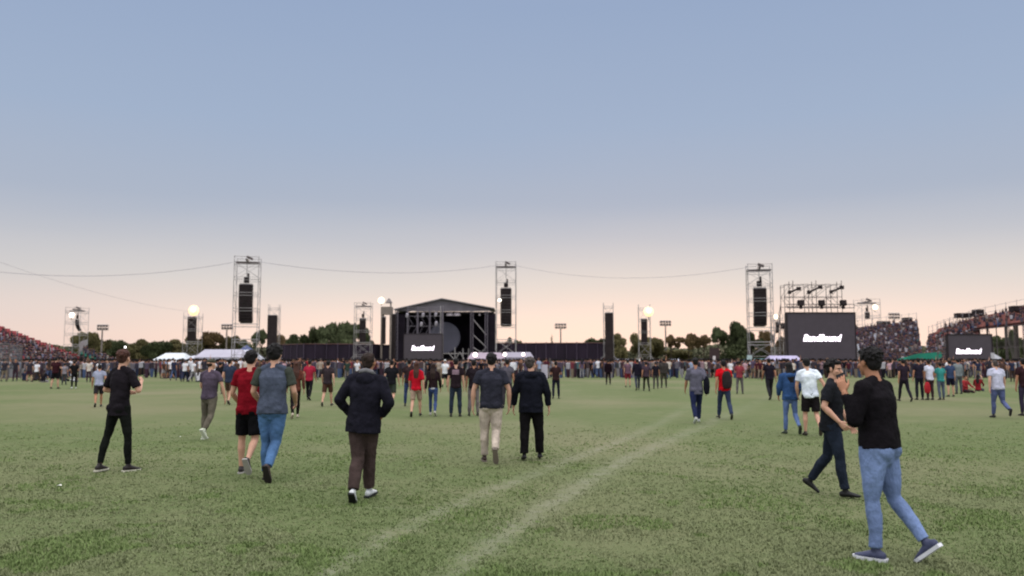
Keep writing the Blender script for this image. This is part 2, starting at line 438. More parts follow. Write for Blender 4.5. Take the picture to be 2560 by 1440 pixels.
    if extra and 'belly' in extra:        # a second hem showing below
        w = Org(); w.tube([T((0, -.008, hem - .05)), T((0, -.008, hem + .02))], [(.158 * bk + ea, .118 * bk + ea)] * 2, X, 18, dome=(False, False))
        organic('undershirt', scl(w), cloth(str(extra['belly']), extra['belly']), root, vox * s, 2)
    # --- shoes
    for sd in (1, -1):
        hip, knee, ank, fd, fu = legs[sd]
        side = fd.cross(fu)
        o = Org()
        o.tube([ank - fd * .052 - fu * .035, ank - fd * .02 - fu * .03, ank + fd * .05 - fu * .036, ank + fd * .12 - fu * .05, ank + fd * .165 - fu * .056],
               [(.034, .038), (.039, .044), (.043, .036), (.046, .024), (.034, .018)], side, 12)
        o.tube([ank + fd * .0 - fu * .03, ank - fu * -.012], [(.036, .042), (.036, .04)], side, 12)
        shoe = organic('shoe', scl(o), mat('shoe ' + str(shoes), shoes, .6, var=.15, scale=20, bump=.2), root, (.008 if fine else max(.012, vox * .8)) * s, 1)
        if sole:
            o = Org()
            for h0 in (0,):
                pts = []
                out = [(-.092, .0, .024), (-.085, 0, .036), (-.03, 0, .038), (.05, 0, .041), (.12, 0, .048), (.165, 0, .041), (.192, 0, .02)]
                mb = MB(); top_ = []; bot = []
                for (a, _, w) in out: top_.append(ank + fd * a + side * w - fu * (.082 - soleh * 1.6))
                for (a, _, w) in reversed(out): top_.append(ank + fd * a - side * w - fu * (.082 - soleh * 1.6))
                top_ = [(p + sh_z) * s for p in top_]
                mb.poly(top_, -fu * soleh * 1.6 * s)
                mb.build('sole', mat('sole ' + str(sole), sole, .7, var=.1), shoe)
    root['dbg'] = 1
    del root['dbg']
    return root, dict(T=T, H=H_, sh=sh_z, s=s, arms=arms, legs=legs, ML=ML)
def place(px, fy): return G(px, fy)
def hgt(fy, hy):
    D = CAMH * 2000 / (fy - 900.); return CAMH + (900 - hy) / 2000. * D
# ------------------------------------------------------------------ the people one can tell apart
def Q(px, fy, hy, label, **k):
    H = k.pop('H', None) or hgt(fy, hy)
    yaw = R(k.pop('yaw', 0))
    D = CAMH * 2000 / (fy - 900.)
    k.setdefault('vox', .011 if D < 14 else (.015 if D < 26 else .02))
    return person(label, G(px, fy), H, yaw, **k)
pocket = dict(r=(15, 6, 5, -6), l=(-9, 22, -38, -6), ra=((.52, -.2, -1), (-.5, .62, -.75)), la=((.52, -.2, -1), (-.5, .62, -.75)))
def build_people():
    # right foreground pair
    r, i = Q(2208, 1398, 868, 'nearest man, in black sweater and light blue jeans, holding a phone to his ear',
        yaw=40, pose=dict(l=(3, 5, 0, 1), r=(-8, 30, -40, 1), toe=4, la=((.30, .20, -1), (-.16, .36, 1)), ra=((.1, -.05, -1), (-.0, .25, -1)), palml=(-1, .25, .2)),
        top='sweater', topc=(22, 19, 23), botc=(112, 130, 170), hair='short', hairc='black', skin='tan', shoes=(62, 66, 92), sole=(205, 205, 212), hem=.915, fit=.95, fine=True, vox=.009, curl=.28,
        headyaw=-14, lean=3, bulk=1.16, soleh=.018, face=True)
    W = i['arms'][-1][2]; f = i['arms'][-1][4]; ML = i['ML']
    ph = MB(); z = f.normalized(); x = (ML @ V((0, 1, .1))); x = (x - z * x.dot(z)).normalized(); y = z.cross(x)
    M = Matrix((x, y, z)).transposed()
    c = (W + f * .10 + ML @ V((.026, 0, 0)) + i['sh']) * i['s']
    ph.box((0, 0, 0), (.068, .009, .138))
    me = ph.mesh('mobile_phone', mat('phone', (28, 28, 32), .3, var=.05))
    o = bpy.data.objects.new('mobile_phone', me); C.objects.link(o)
    bpy.context.view_layer.update()
    o.matrix_world = Matrix.Translation(r.location) @ Matrix.Rotation(r.rotation_euler.z, 4, 'Z') @ Matrix.Translation(c) @ M.to_4x4()
    tag(o, 'dark mobile phone held at the ear of the man in black sweater', 'phone')
    Q(2088, 1240, 897, 'teenager in dark tee and dark jeans striding right beside the man on the phone',
        yaw=-122, pose=dict(r=(13, 6, 4, 2), l=(-13, 22, -34, 2), toe=6, ra=((.28, -.22, -1), (-.15, .75, -.75)), la=((.2, .1, -1), (.0, .5, -.8))),
        bulk=1.08, topc=(30, 31, 36), botc=(34, 40, 52), skin='light', hair='short', hairc='black', shoes=(20, 19, 20), headyaw=-16, headpitch=4, fine=True, face=True, hem=.84, fit=1.05, vox=.01, sleeve=.75, hemflare=.01)
    # man in jacket, centre left
    Q(906, 1250, 878, 'balding man in black hooded jacket and brown trousers walking away with hands in pockets',
        yaw=-6, pose=pocket, top='jacket', topc=(27, 26, 35), botc=(66, 54, 52), skin='tan', hair='thin', hairc='brown', shoes=(200, 202, 205), sole=(25, 25, 28), hem=.80, fit=1.25, vox=.01, extra={'hoodc': (120, 118, 122)}, roll=3, bulk=1.04, hemflare=.012)
    Q(292, 1178, 873, 'slim man in black tee and black skinny trousers at left, elbows bent in front',
        yaw=-22, pose=dict(r=(5, 4, 0, 9), l=(-8, 5, 0, 9), toe=14, ra=((.42, .25, -1), (-.5, .6, .45)), la=((.55, .0, -1), (-.6, .75, -.1))),
        topc=(30, 26, 31), botc=(22, 24, 22), skin='light', hair='short', hairc='auburn', shoes=(36, 30, 30), sole=(200, 195, 180), hem=.80, fit=.82, bulk=.95, headyaw=12, vox=.01, sleeve=.8)
    Q(618, 1185, 875, 'man in dark red tee and black shorts left of the grey vest',
        pose=dict(l=(9, 6, 0, 3), r=(-6, 46, -55, 3), ra=((.3, .1, -1), (.0, .6, -.5)), la=((.3, .1, -1), (-.1, .7, -.5))), bottom='shorts',
        topc=(112, 14, 27), botc=(18, 17, 20), skin='light', hair='short', hairc='black', shoes=(40, 34, 36), sole=(170, 165, 160), hem=.84, vox=.01, bulk=1.04)
    Q(677, 1200, 862, 'man in blue-grey vest over dark sleeves with blue jeans and bushy black hair',
        pose=dict(l=(9, 6, 0, 0), r=(-2, 42, -60, -5), ra=((.32, .05, -1), (-.12, .75, -.5)), la=((.32, .05, -1), (-.12, .75, -.5))),
        topc=(72, 78, 94), sleevec=(62, 66, 60), botc=(76, 106, 146), skin='light', hair='bushy', hairc='black', shoes=(74, 58, 52), sole=(40, 34, 34), hem=.86, vox=.01, bulk=1.1, fit=1.08, sleeve=.7, hemflare=.015)
    Q(520, 1098, 897, 'person in grey-purple tee, grey cap and olive cargo trousers with one white shoe lifted',
        yaw=-8, pose=dict(l=(4, 4, 0, 3), r=(-18, 30, -48, 5), ra=((.35, .15, -1), (.12, .3, -1)), la=((.25, .3, -1), (-.1, .7, -.5))),
        topc=(76, 66, 80), botc=(92, 86, 76), skin='light', hair='cap', hairc='brown', extra={'capc': (76, 74, 64)}, shoes=(190, 195, 175), sole=(210, 210, 200), hem=.86, bulk=1.03, headyaw=-25)
    Q(1228, 1155, 882, 'man in charcoal tee and beige chinos walking towards the stage, dark shoe lifted behind him',
        pose=dict(l=(8, 5, 0, 2), r=(-4, 44, -60, -2), ra=((.38, .05, -1), (.0, .3, -1)), la=((.4, .0, -1), (.05, .2, -1))),
        topc=(44, 44, 54), botc=(178, 164, 152), skin='light', hair='short', hairc='black', shoes=(58, 44, 42), sole=(120, 108, 100), hem=.86, bulk=1.12, fit=1.12, vox=.01)
    Q(1328, 1150, 893, 'grey-haired man in black jacket and wide black trousers beside the man in beige chinos',
        pose=dict(r=(8, 5, 0, 6), l=(-5, 8, -8, 3), flare=.1, ra=((.35, 0, -1), (.12, .2, -1)), la=((.35, .1, -1), (.1, .25, -1))), top='jacket',
        topc=(22, 23, 32), botc=(20, 18, 20), skin='light', hair='short', hairc='grey', shoes=(26, 24, 26), hem=.80, bulk=1.1, fit=1.3, vox=.01, headyaw=-30)
    # middle distance
    Q(245, 1018, 908, 'runner in pale blue-grey tee and dark shorts, half hidden by the slim man in black', yaw=28, pose='walkR', lean=16, bottom='shorts', topc=(140, 144, 164), botc=(44, 40, 44), skin='tan', hairc='black')
    Q(137, 972, 893, 'man in maroon tee and black shorts facing the left grandstand', pose='armsfront', bottom='shorts', topc=(50, 24, 30), botc=(24, 22, 26), skin='light', hairc='black', bulk=1.1)
    Q(184, 972, 908, 'person all in black with white shoes bending beside the man in maroon tee', yaw=40, pose='armsfront', H=1.62, lean=12, topc=(22, 20, 22), botc=(20, 20, 22), skin='tan', shoes=(200, 200, 200))
    Q(160, 962, 908, 'person in grey tee standing between the maroon tee and the black-clad person', yaw=10, pose='stand', topc=(130, 122, 130), botc=(60, 64, 70), skin='tan')
    Q(572, 1012, 900, 'man in navy tee and brown shorts with bare legs left of the dark red tee', pose='walkL', bottom='shorts', topc=(46, 52, 70), botc=(80, 62, 52), skin='light', H=1.72, headyaw=-30)
    Q(548, 985, 905, 'person in black top behind the shoulder of the grey cap wearer', pose='stand', topc=(26, 24, 28), botc=(30, 30, 34), yaw=15)
    rr, ii = Q(737, 1046, 902, 'long-haired woman in rust brown top and black trousers with a bag at her side', yaw=20, pose='walkR', topc=(92, 52, 44), botc=(24, 20, 22), hair='long', hairc='auburn', bulk=.92, top='sweater', fit=.85, shoes=(180, 165, 150))
    Q(772, 1001, 908, 'person in bright crimson tee and black trousers walking away left of the stage', pose='walkL', topc=(150, 38, 58), botc=(26, 26, 30), H=1.68)
    Q(818, 1016, 905, 'man in dark brown tee and brown shorts with pale calves', pose='walkR', bottom='shorts', topc=(50, 42, 46), botc=(74, 50, 42), skin='light', H=1.66)
    Q(978, 1020, 905, 'man in black tee and dark green shorts right behind the balding man', pose='kickR', bottom='shorts', topc=(26, 25, 30), botc=(52, 58, 52), skin='light', H=1.66)
    Q(1022, 1016, 905, 'dark-haired person in brown tee and blue jeans behind the woman in red', pose='stand', topc=(48, 36, 38), botc=(50, 62, 100), H=1.68)
    Q(1040, 1042, 908, 'woman in red top and beige shorts with long brown hair', pose='walkR', bottom='shorts', topc=(172, 22, 38), botc=(150, 128, 112), skin='light', hair='long', hairc='auburn', bulk=.92, sleeve=.9, top='tshirt', H=1.62)
    Q(1082, 1040, 910, 'woman in dark brown sweater with white hem and blue jeans', pose='walkL', top='sweater', topc=(42, 30, 34), botc=(58, 74, 116), hair='long', hairc='brown', bulk=.9, fit=.85, extra={'belly': (180, 182, 188)}, shoes=(180, 175, 170), hem=.94, H=1.58)
    Q(1112, 968, 903, 'man in white tee and white cap with black shorts below the centre screen', pose='walkR', bottom='shorts', topc=(205, 204, 210), botc=(30, 30, 34), skin='light', hair='cap', extra={'capc': (225, 224, 226)}, H=1.7)
    rp, ip = Q(1139, 1042, 905, 'man in black tee with pale printed patch on the back and dark jeans', pose='stand', topc=(36, 27, 32), botc=(40, 48, 62), fit=1.05, H=1.70, skin='light')
    pm = MB()
    T = ip['T']
    pts = []
    NN = 8
    for zz in (1.27, 1.345, 1.42):
        for k in range(NN + 1):
            xx = -.105 + .21 * k / NN
            pts.append((T((xx, -.008 - (.137 if zz < 1.4 else .122) * math.sqrt(max(0, 1 - (xx / .19) ** 2)) - .004, zz)) + ip['sh']) * ip['s'])
    pm.add(pts, [(j * (NN + 1) + k, j * (NN + 1) + k + 1, (j + 1) * (NN + 1) + k + 1, (j + 1) * (NN + 1) + k) for j in range(2) for k in range(NN)])
    pm.build('printed_patch', mat('print', (126, 104, 116), .9, var=.5, scale=40), rp)
    Q(1184, 1040, 908, 'person in black tee and grey trousers left of the charcoal tee', pose='stand', topc=(34, 28, 34), botc=(110, 102, 104), H=1.66, fit=.9)
    Q(1268, 1020, 905, 'person in grey tee between the charcoal tee and the black jacket', pose='stand', topc=(82, 78, 88), botc=(60, 56, 62), H=1.68)
    Q(1390, 997, 915, 'person in dark brown top and navy jeans right of the black jacket', pose='armsfront', topc=(46, 30, 32), botc=(30, 32, 46), H=1.6)
    rb, ib = Q(1742, 1058, 896, 'man in long grey shirt and navy trousers with a black bag on his right', pose='walkR', topc=(90, 88, 102), botc=(34, 40, 70), hairc='black', shoes=(180, 182, 180), bulk=1.05, hem=.78, sleeve=.95, H=1.74)
    bag(rb, ib, (.26, -.1, 1.05), (.17, .13, .42), (24, 24, 34), 'black shoulder bag hanging beside the man in long grey shirt', 'bag')
    rb, ib = Q(1812, 1048, 907, 'man in bright red tee and blue jeans wearing a dark backpack', pose='walkL', topc=(190, 16, 30), botc=(50, 58, 82), skin='tan', hairc='black', shoes=(60, 58, 50), H=1.68)
    bag(rb, ib, (.04, -.19, 1.2), (.29, .16, .44), (50, 42, 44), 'dark backpack worn over the bright red tee', 'backpack')
    Q(1850, 985, 912, 'person in faded red tee just right of the backpack wearer', pose='armsfront', topc=(128, 54, 62), botc=(90, 84, 86), yaw=-20, H=1.6)
    Q(1978, 1086, 913, 'woman with long black hair in blue denim jacket and pale blue jeans', pose=dict(l=(8, 5, 0, 2), r=(-6, 40, -55, 1), ra=((.3, .1, -1), (-.1, .5, -.8)), la=((.3, .1, -1), (-.1, .5, -.8))), top='jacket', topc=(48, 74, 116), botc=(92, 112, 158), hair='long', hairc='black', bulk=1.0, fit=.85, hem=.84, skin='tan', shoes=(50, 56, 50), H=1.6)
    Q(2029, 1090, 907, 'man in white tee and black shorts leaning left beside the denim jacket', yaw=-8, pose=dict(l=(6, 5, 0, 3), r=(-5, 42, -60, 3), ra=((.45, -.3, -1), (.3, -.1, -1)), la=((.3, .2, -1), (-.1, .5, -.8))), bottom='shorts', topc=(214, 220, 242), botc=(28, 24, 26), skin='light', hairc='black', shoes=(60, 52, 46), roll=-5, bulk=1.06, H=1.7, headyaw=12)
    Q(1925, 1000, 903, 'man in black top and black trousers standing under the teal awning', pose='walkR', topc=(30, 26, 36), botc=(38, 36, 42), H=1.75)
    Q(2498, 1045, 915, 'man in lavender white tee and blue jeans walking away at right', pose='kickR', topc=(178, 178, 198), botc=(84, 92, 130), hair='thin', hairc='grey', lean=6, skin='light', H=1.66, shoes=(44, 40, 44), bulk=1.1)
    Q(2566, 1040, 905, 'person in dark clothes cut off by the right edge of the photo', pose='stand', topc=(48, 30, 34), botc=(50, 44, 60), H=1.7)
    rb, ib = Q(2326, 1000, 903, 'person in white top and dark trousers carrying a red bag', pose='stand', topc=(196, 196, 214), botc=(60, 44, 50), H=1.66, yaw=10)
    bag(rb, ib, (-.2, -.1, .55), (.3, .16, .42), (158, 40, 48), 'red carrier bag held by the person in white top', 'bag')
    Q(2354, 1000, 916, 'person in turquoise tee and blue jeans', pose='armsfront', topc=(54, 128, 124), botc=(84, 92, 110), H=1.55)
    Q(2378, 992, 908, 'person in navy skirt length shorts and navy tee right of the turquoise tee', pose='stand', bottom='shorts', topc=(52, 64, 92), botc=(26, 24, 40), skin='light', H=1.65)
    Q(2398, 985, 905, 'tall person in grey-green shirt behind the navy tee', pose='stand', topc=(112, 118, 122), botc=(80, 82, 88), H=1.72, top='sweater')
    Q(2414, 982, 925, 'person in red coat sitting on the grass', pose='sit', top='sweater', topc=(140, 44, 48), botc=(50, 36, 42), H=1.6, yaw=200, bulk=.9)
    Q(2446, 978, 925, 'person in dark red sweater sitting next to the red coat', pose='sit', top='sweater', topc=(126, 34, 40), botc=(80, 76, 84), H=1.6, yaw=-40, bulk=.9, hair='long')
    Q(2262, 1004, 900, 'thin person all in dark violet clothes, right of the man on the phone', pose='walkL', topc=(40, 32, 42), botc=(36, 32, 42), H=1.72, bulk=.95)
    Q(2300, 1000, 903, 'dark clothed person left of the white top with the red bag', pose='stand', topc=(36, 32, 44), botc=(30, 30, 40), H=1.74, bulk=.9)
    Q(1594, 976, 910, 'person in dark navy coat right of the dark loudspeaker column', pose='walkR', top='jacket', topc=(30, 26, 38), botc=(56, 58, 74), H=1.72)
    Q(1616, 978, 918, 'person in plum tee and dark olive trousers, second right of the column', pose='walkL', topc=(64, 50, 60), botc=(40, 42, 34), H=1.6)
    Q(1521, 962, 912, 'lone black figure standing before the dark loudspeaker column', pose='stand', top='jacket', topc=(24, 12, 20), botc=(26, 18, 22), H=1.66)
    Q(1640, 972, 920, 'person in black tee carrying a white ball shaped bag on the shoulder', pose='stand', topc=(30, 26, 34), botc=(70, 66, 66), H=1.55)
    Q(1660, 970, 908, 'large person in dark olive coat before the umbrella pines', pose='stand', top='jacket', topc=(58, 54, 52), botc=(64, 62, 54), H=1.75, bulk=1.2)
    Q(1570, 968, 912, 'person in grey-pink tee and dark red shorts', pose='stand', bottom='shorts', topc=(98, 74, 88), botc=(110, 40, 46), skin='light', H=1.66)
def bag(root, inf, c, size, col, label, cat):
    o = Org(); c = V(c)
    o.tube([c + V((0, 0, -size[2] * .5)), c + V((0, 0, -size[2] * .2)), c + V((0, 0, size[2] * .2)), c + V((0, 0, size[2] * .45))],
           [(size[0] * .45, size[1] * .45), (size[0] * .52, size[1] * .52), (size[0] * .5, size[1] * .5), (size[0] * .35, size[1] * .35)], V((1, 0, 0)), 16)
    for sd in (1, -1):
        o.tube([c + V((sd * size[0] * .25, size[1] * .2, size[2] * .4)), c + V((sd * size[0] * .2, size[1] * .75, size[2] * .62))], [.014, .014], V((1, 0, 0)), 8)
    o.v = [tuple((V(v) + inf['sh']) * inf['s']) for v in o.v]
    ob = organic(cat, o, cloth(str(col), col), None, .02, 2, disp=.02, dsize=.1)
    ob.location = root.location; ob.rotation_euler = root.rotation_euler
    tag(ob, label, cat)
build_people()
bake_jobs()
# ------------------------------------------------------------------ far crowd: one mesh per person, copied from a dozen source figures
def merged_figure(pose, bottom, hair, H, yaw=0, lean=2, bulk=1., top='tshirt', vox=.03):
    global JOBS
    before = set(bpy.data.objects)
    r, i = person('x', (0, 0, 0), 1.78, yaw, pose=pose, bottom=bottom, hair=hair, lean=lean, bulk=bulk, top=top, vox=vox, topc=(1, 2, 3), botc=(4, 5, 6), skin='tan')
    bake_jobs()
    order = {'body': 0, 'hair': 1, 'shirt': 2, 'jacket': 2, 'sweater': 2, 'trousers': 3, 'shorts': 3, 'shoe': 4}
    vs = []; fs = []; mi = []
    new = [o for o in bpy.data.objects if o not in before]
    for o in new:
        if o.type == 'MESH':
            n = len(vs); vs += [tuple(v.co) for v in o.data.vertices]
            for p in o.data.polygons: fs.append(tuple(k + n for k in p.vertices)); mi.append(order[o.name.split('.')[0]])
    for o in new:
        d = o.data if o.type == 'MESH' else None
        bpy.data.objects.remove(o)
        if d: bpy.data.meshes.remove(d)
    me = bpy.data.meshes.new('person'); me.from_pydata(vs, [], fs)
    for k in range(5): me.materials.append(mat('skin tan', (168, 118, 92), .6))
    me.polygons.foreach_set('material_index', mi); me.polygons.foreach_set('use_smooth', [True] * len(mi))
    return me
FIGS = [(merged_figure('stand', 'trousers', 'short', 1), 'standing'), (merged_figure('armsfront', 'trousers', 'short', 1, bulk=1.08), 'standing'),
        (merged_figure('walkR', 'trousers', 'short', 1), 'walking'), (merged_figure('walkL', 'shorts', 'short', 1), 'walking'),
        (merged_figure('wide', 'shorts', 'short', 1, bulk=1.1), 'standing'), (merged_figure('stand', 'trousers', 'long', 1, bulk=.9), 'long-haired'),
        (merged_figure('walkR', 'trousers', 'long', 1, bulk=.92), 'long-haired'), (merged_figure('phone', 'trousers', 'short', 1), 'standing'),
        (merged_figure('stand', 'trousers', 'short', 1, top='jacket', bulk=1.1), 'coat-wearing'), (merged_figure('sit', 'trousers', 'short', 1), 'sitting'),
        (merged_figure('sit', 'trousers', 'long', 1, lean=12), 'sitting'), (merged_figure('armup', 'trousers', 'short', 1), 'arm-raising')]
TOPC = {'white': (212, 210, 218), 'black': (26, 24, 30), 'navy': (42, 46, 66), 'grey': (112, 108, 118), 'red': (132, 32, 44), 'pink': (176, 142, 152), 'pale blue': (140, 150, 176), 'maroon': (72, 34, 44),
        'dark green': (46, 60, 54), 'teal': (70, 118, 122), 'brown': (76, 58, 54), 'violet-grey': (84, 72, 92), 'charcoal': (52, 48, 56), 'beige': (150, 136, 126), 'cream': (190, 180, 172)}
TW = {'white': 3, 'black': 7, 'navy': 6, 'grey': 5, 'red': .9, 'pink': 1.2, 'pale blue': 2, 'maroon': 3.5, 'dark green': 2, 'teal': 1, 'brown': 3, 'violet-grey': 4, 'charcoal': 6, 'beige': 1.5, 'cream': 1.5}
BOTC = {'black': (26, 25, 30), 'navy': (44, 50, 72), 'grey': (92, 90, 96), 'khaki': (128, 114, 100), 'denim': (74, 88, 122), 'brown': (66, 52, 48), 'silver': (140, 136, 142), 'plum': (66, 46, 58)}
ZONES = [(0, 190, 'before the left grandstand'), (190, 360, 'below the left oaks'), (360, 500, 'before the white marquee'), (500, 660, 'before the lavender awning'),
         (660, 900, 'before the left dark fence'), (900, 1010, 'left of the centre screen'), (1010, 1160, 'below the centre screen'), (1160, 1340, 'before the lit food stall'),
         (1340, 1540, 'before the right dark fence'), (1540, 1700, 'right of the dark column'), (1700, 1880, 'below the umbrella pines'), (1880, 2000, 'before the teal awning'),
         (2000, 2140, 'below the large right screen'), (2140, 2360, 'below the green banner'), (2360, 2480, 'below the far right screen'), (2480, 2570, 'before the white peaked tent')]
def sharemat(kind, key):
    if kind == 'top': return mat('far cloth ' + key, TOPC[key], .95, var=.2, scale=5, spec=.08)
    if kind == 'bot': return mat('far bottoms ' + key, BOTC[key], .95, var=.2, scale=5, spec=.08)
rc = random.Random(5)
used = set()
NFAR = 245
spots = []
tries = 0
while len(spots) < NFAR and tries < 20000:
    tries += 1
    Y = 57 + 24 * rc.random()
    px = rc.uniform(-10, 2570)
    if spots and rc.random() < .6:
        q_ = rc.choice(spots); an_ = rc.uniform(0, 6.28); dd_ = rc.uniform(.65, 1.0)
        Y = q_[1] + dd_ * math.sin(an_); px = 1280 + (q_[0] + dd_ * math.cos(an_)) / Y * 2000
        if not (-10 < px < 2570 and 56 < Y < 82): continue
    x = PX(px, Y)
    fy = 900 + CAMH * 2000 / Y
    if 1360 < px < 2250 and fy > 948: continue
    if px > 600 and fy > 954: continue
    if any((x - a) ** 2 + (Y - b) ** 2 < .42 for a, b, _ in spots): continue
    spots.append((x, Y, px))
spots.sort(key=lambda s_: s_[1])
tks = list(TW); tws = [TW[k] for k in tks]
for (x, Y, px) in spots:
    zone = next((z[2] for z in ZONES if z[0] <= px < z[1]), ZONES[0][2] if px < 100 else ZONES[-1][2])
    for att in range(60):
        fig = rc.choice([0, 0, 1, 1, 2, 3, 4, 5, 6, 7, 8, 11] + ([9, 10, 9, 10] if px < 640 and Y < 75 else []))
        tk = rc.choices(tks, tws)[0]
        if px < 700 and rc.random() < .25: tk = 'white'
        bk_ = rc.choice(list(BOTC)); key = (zone, FIGS[fig][1], tk, bk_)
        if key not in used: used.add(key); break
    face = rc.choice([0, 0, 0, rc.uniform(-180, 180), rc.uniform(-60, 60)])
    o = link('person', FIGS[fig][0])
    o.location = (x, Y, 0); o.rotation_euler = (0, 0, R(face)); k = rc.uniform(.87, 1.05); o.scale = (k, k, k)
    hairk = rc.choice(['black', 'black', 'brown', 'brown', 'auburn', 'grey', 'fair'])
    ms = [SKIN(rc.choice(['light', 'tan', 'tan'])), HAIR(hairk), sharemat('top', tk), sharemat('bot', bk_), mat('far shoes', (60, 58, 60), .7)]
    for i_, m_ in enumerate(ms):
        o.material_slots[i_].link = 'OBJECT'; o.material_slots[i_].material = m_
    tag(o, '%s person in %s top and %s %s %s' % (FIGS[fig][1], tk, bk_, 'shorts' if fig in (3, 4) else 'trousers', zone), 'person', 'people in the far crowd on the field')
# the packed mass beyond and on the stands: nobody could count it
def blob(vs, fs, cols, c, h, col, scol, bcol, rnd, sit=False, yaw=0.):
    """small figure: legs, torso, head as tapered hexagons"""
    cx, cy, cz = c; w = rnd.uniform(.2, .27); d = .14; ca = math.cos(yaw); sa = math.sin(yaw)
    if sit: rings = [(0, w * .9, d * 1.6, 'b'), (.28, w, d * 1.8, 'b'), (.30, w * .8, d, 't'), (.62, w, d, 't'), (.78, w * .9, d * .8, 't'), (.84, .07, .07, 's'), (.87, .09, .1, 's'), (1.0, .1, .11, 'h'), (1.08, .06, .07, 'h')]
    else: rings = [(0, w * .55, d * .7, 'b'), (.85, w * .75, d, 'b'), (.86, w * .78, d, 't'), (1.15, w * .8, d * .9, 't'), (1.38, w, d * .9, 't'), (1.46, w * .5, d * .7, 't'), (1.5, .07, .07, 's'), (1.58, .085, .1, 's'), (1.66, .09, .1, 'h'), (1.76, .06, .07, 'h')]
    k = h / 1.75; n = 6; base = len(vs)
    for (z, a, b, _) in rings:
        for i in range(n):
            an = 2 * math.pi * i / n
            lx = a * math.cos(an) * k; ly = b * math.sin(an) * k
            vs.append((cx + lx * ca - ly * sa, cy + lx * sa + ly * ca, cz + z * k))
    for j in range(len(rings) - 1):
        cc = {'b': bcol, 't': col, 's': scol, 'h': (.012, .01, .011)}[rings[j + 1][3]]
        for i in range(n):
            fs.append((base + j * n + i, base + j * n + (i + 1) % n, base + (j + 1) * n + (i + 1) % n, base + (j + 1) * n + i)); cols.append(cc)
    fs.append(tuple(base + (len(rings) - 1) * n + i for i in range(n))); cols.append((.012, .01, .011))
CV, CF, CC = [], [], []
rs = random.Random(9)
tl = [lin(*TOPC[k]) for k in tks]; bl = [lin(*v) for v in BOTC.values()]
sk = lin(150, 108, 88)
def addblob(c, sit, bright=1., yaw=0.):
    t_ = rs.choices(tl, tws)[0]
    t_ = tuple(v * .55 + q * .45 for v, q in zip(t_, (.085, .068, .085)))  # tops blended towards one dull tone, haze of distance put into colour
    blob(CV, CF, CC, c, rs.uniform(1.6, 1.82), tuple(v * bright for v in t_), sk, rs.choice(bl), rs, sit, yaw)
for i in range(2900):
    Y = 74 + 76 * rs.random() ** 1.5; px = rs.uniform(-10, 2570)
    addblob((PX(px, Y), Y, 0), False, yaw=rs.uniform(-1, 1))
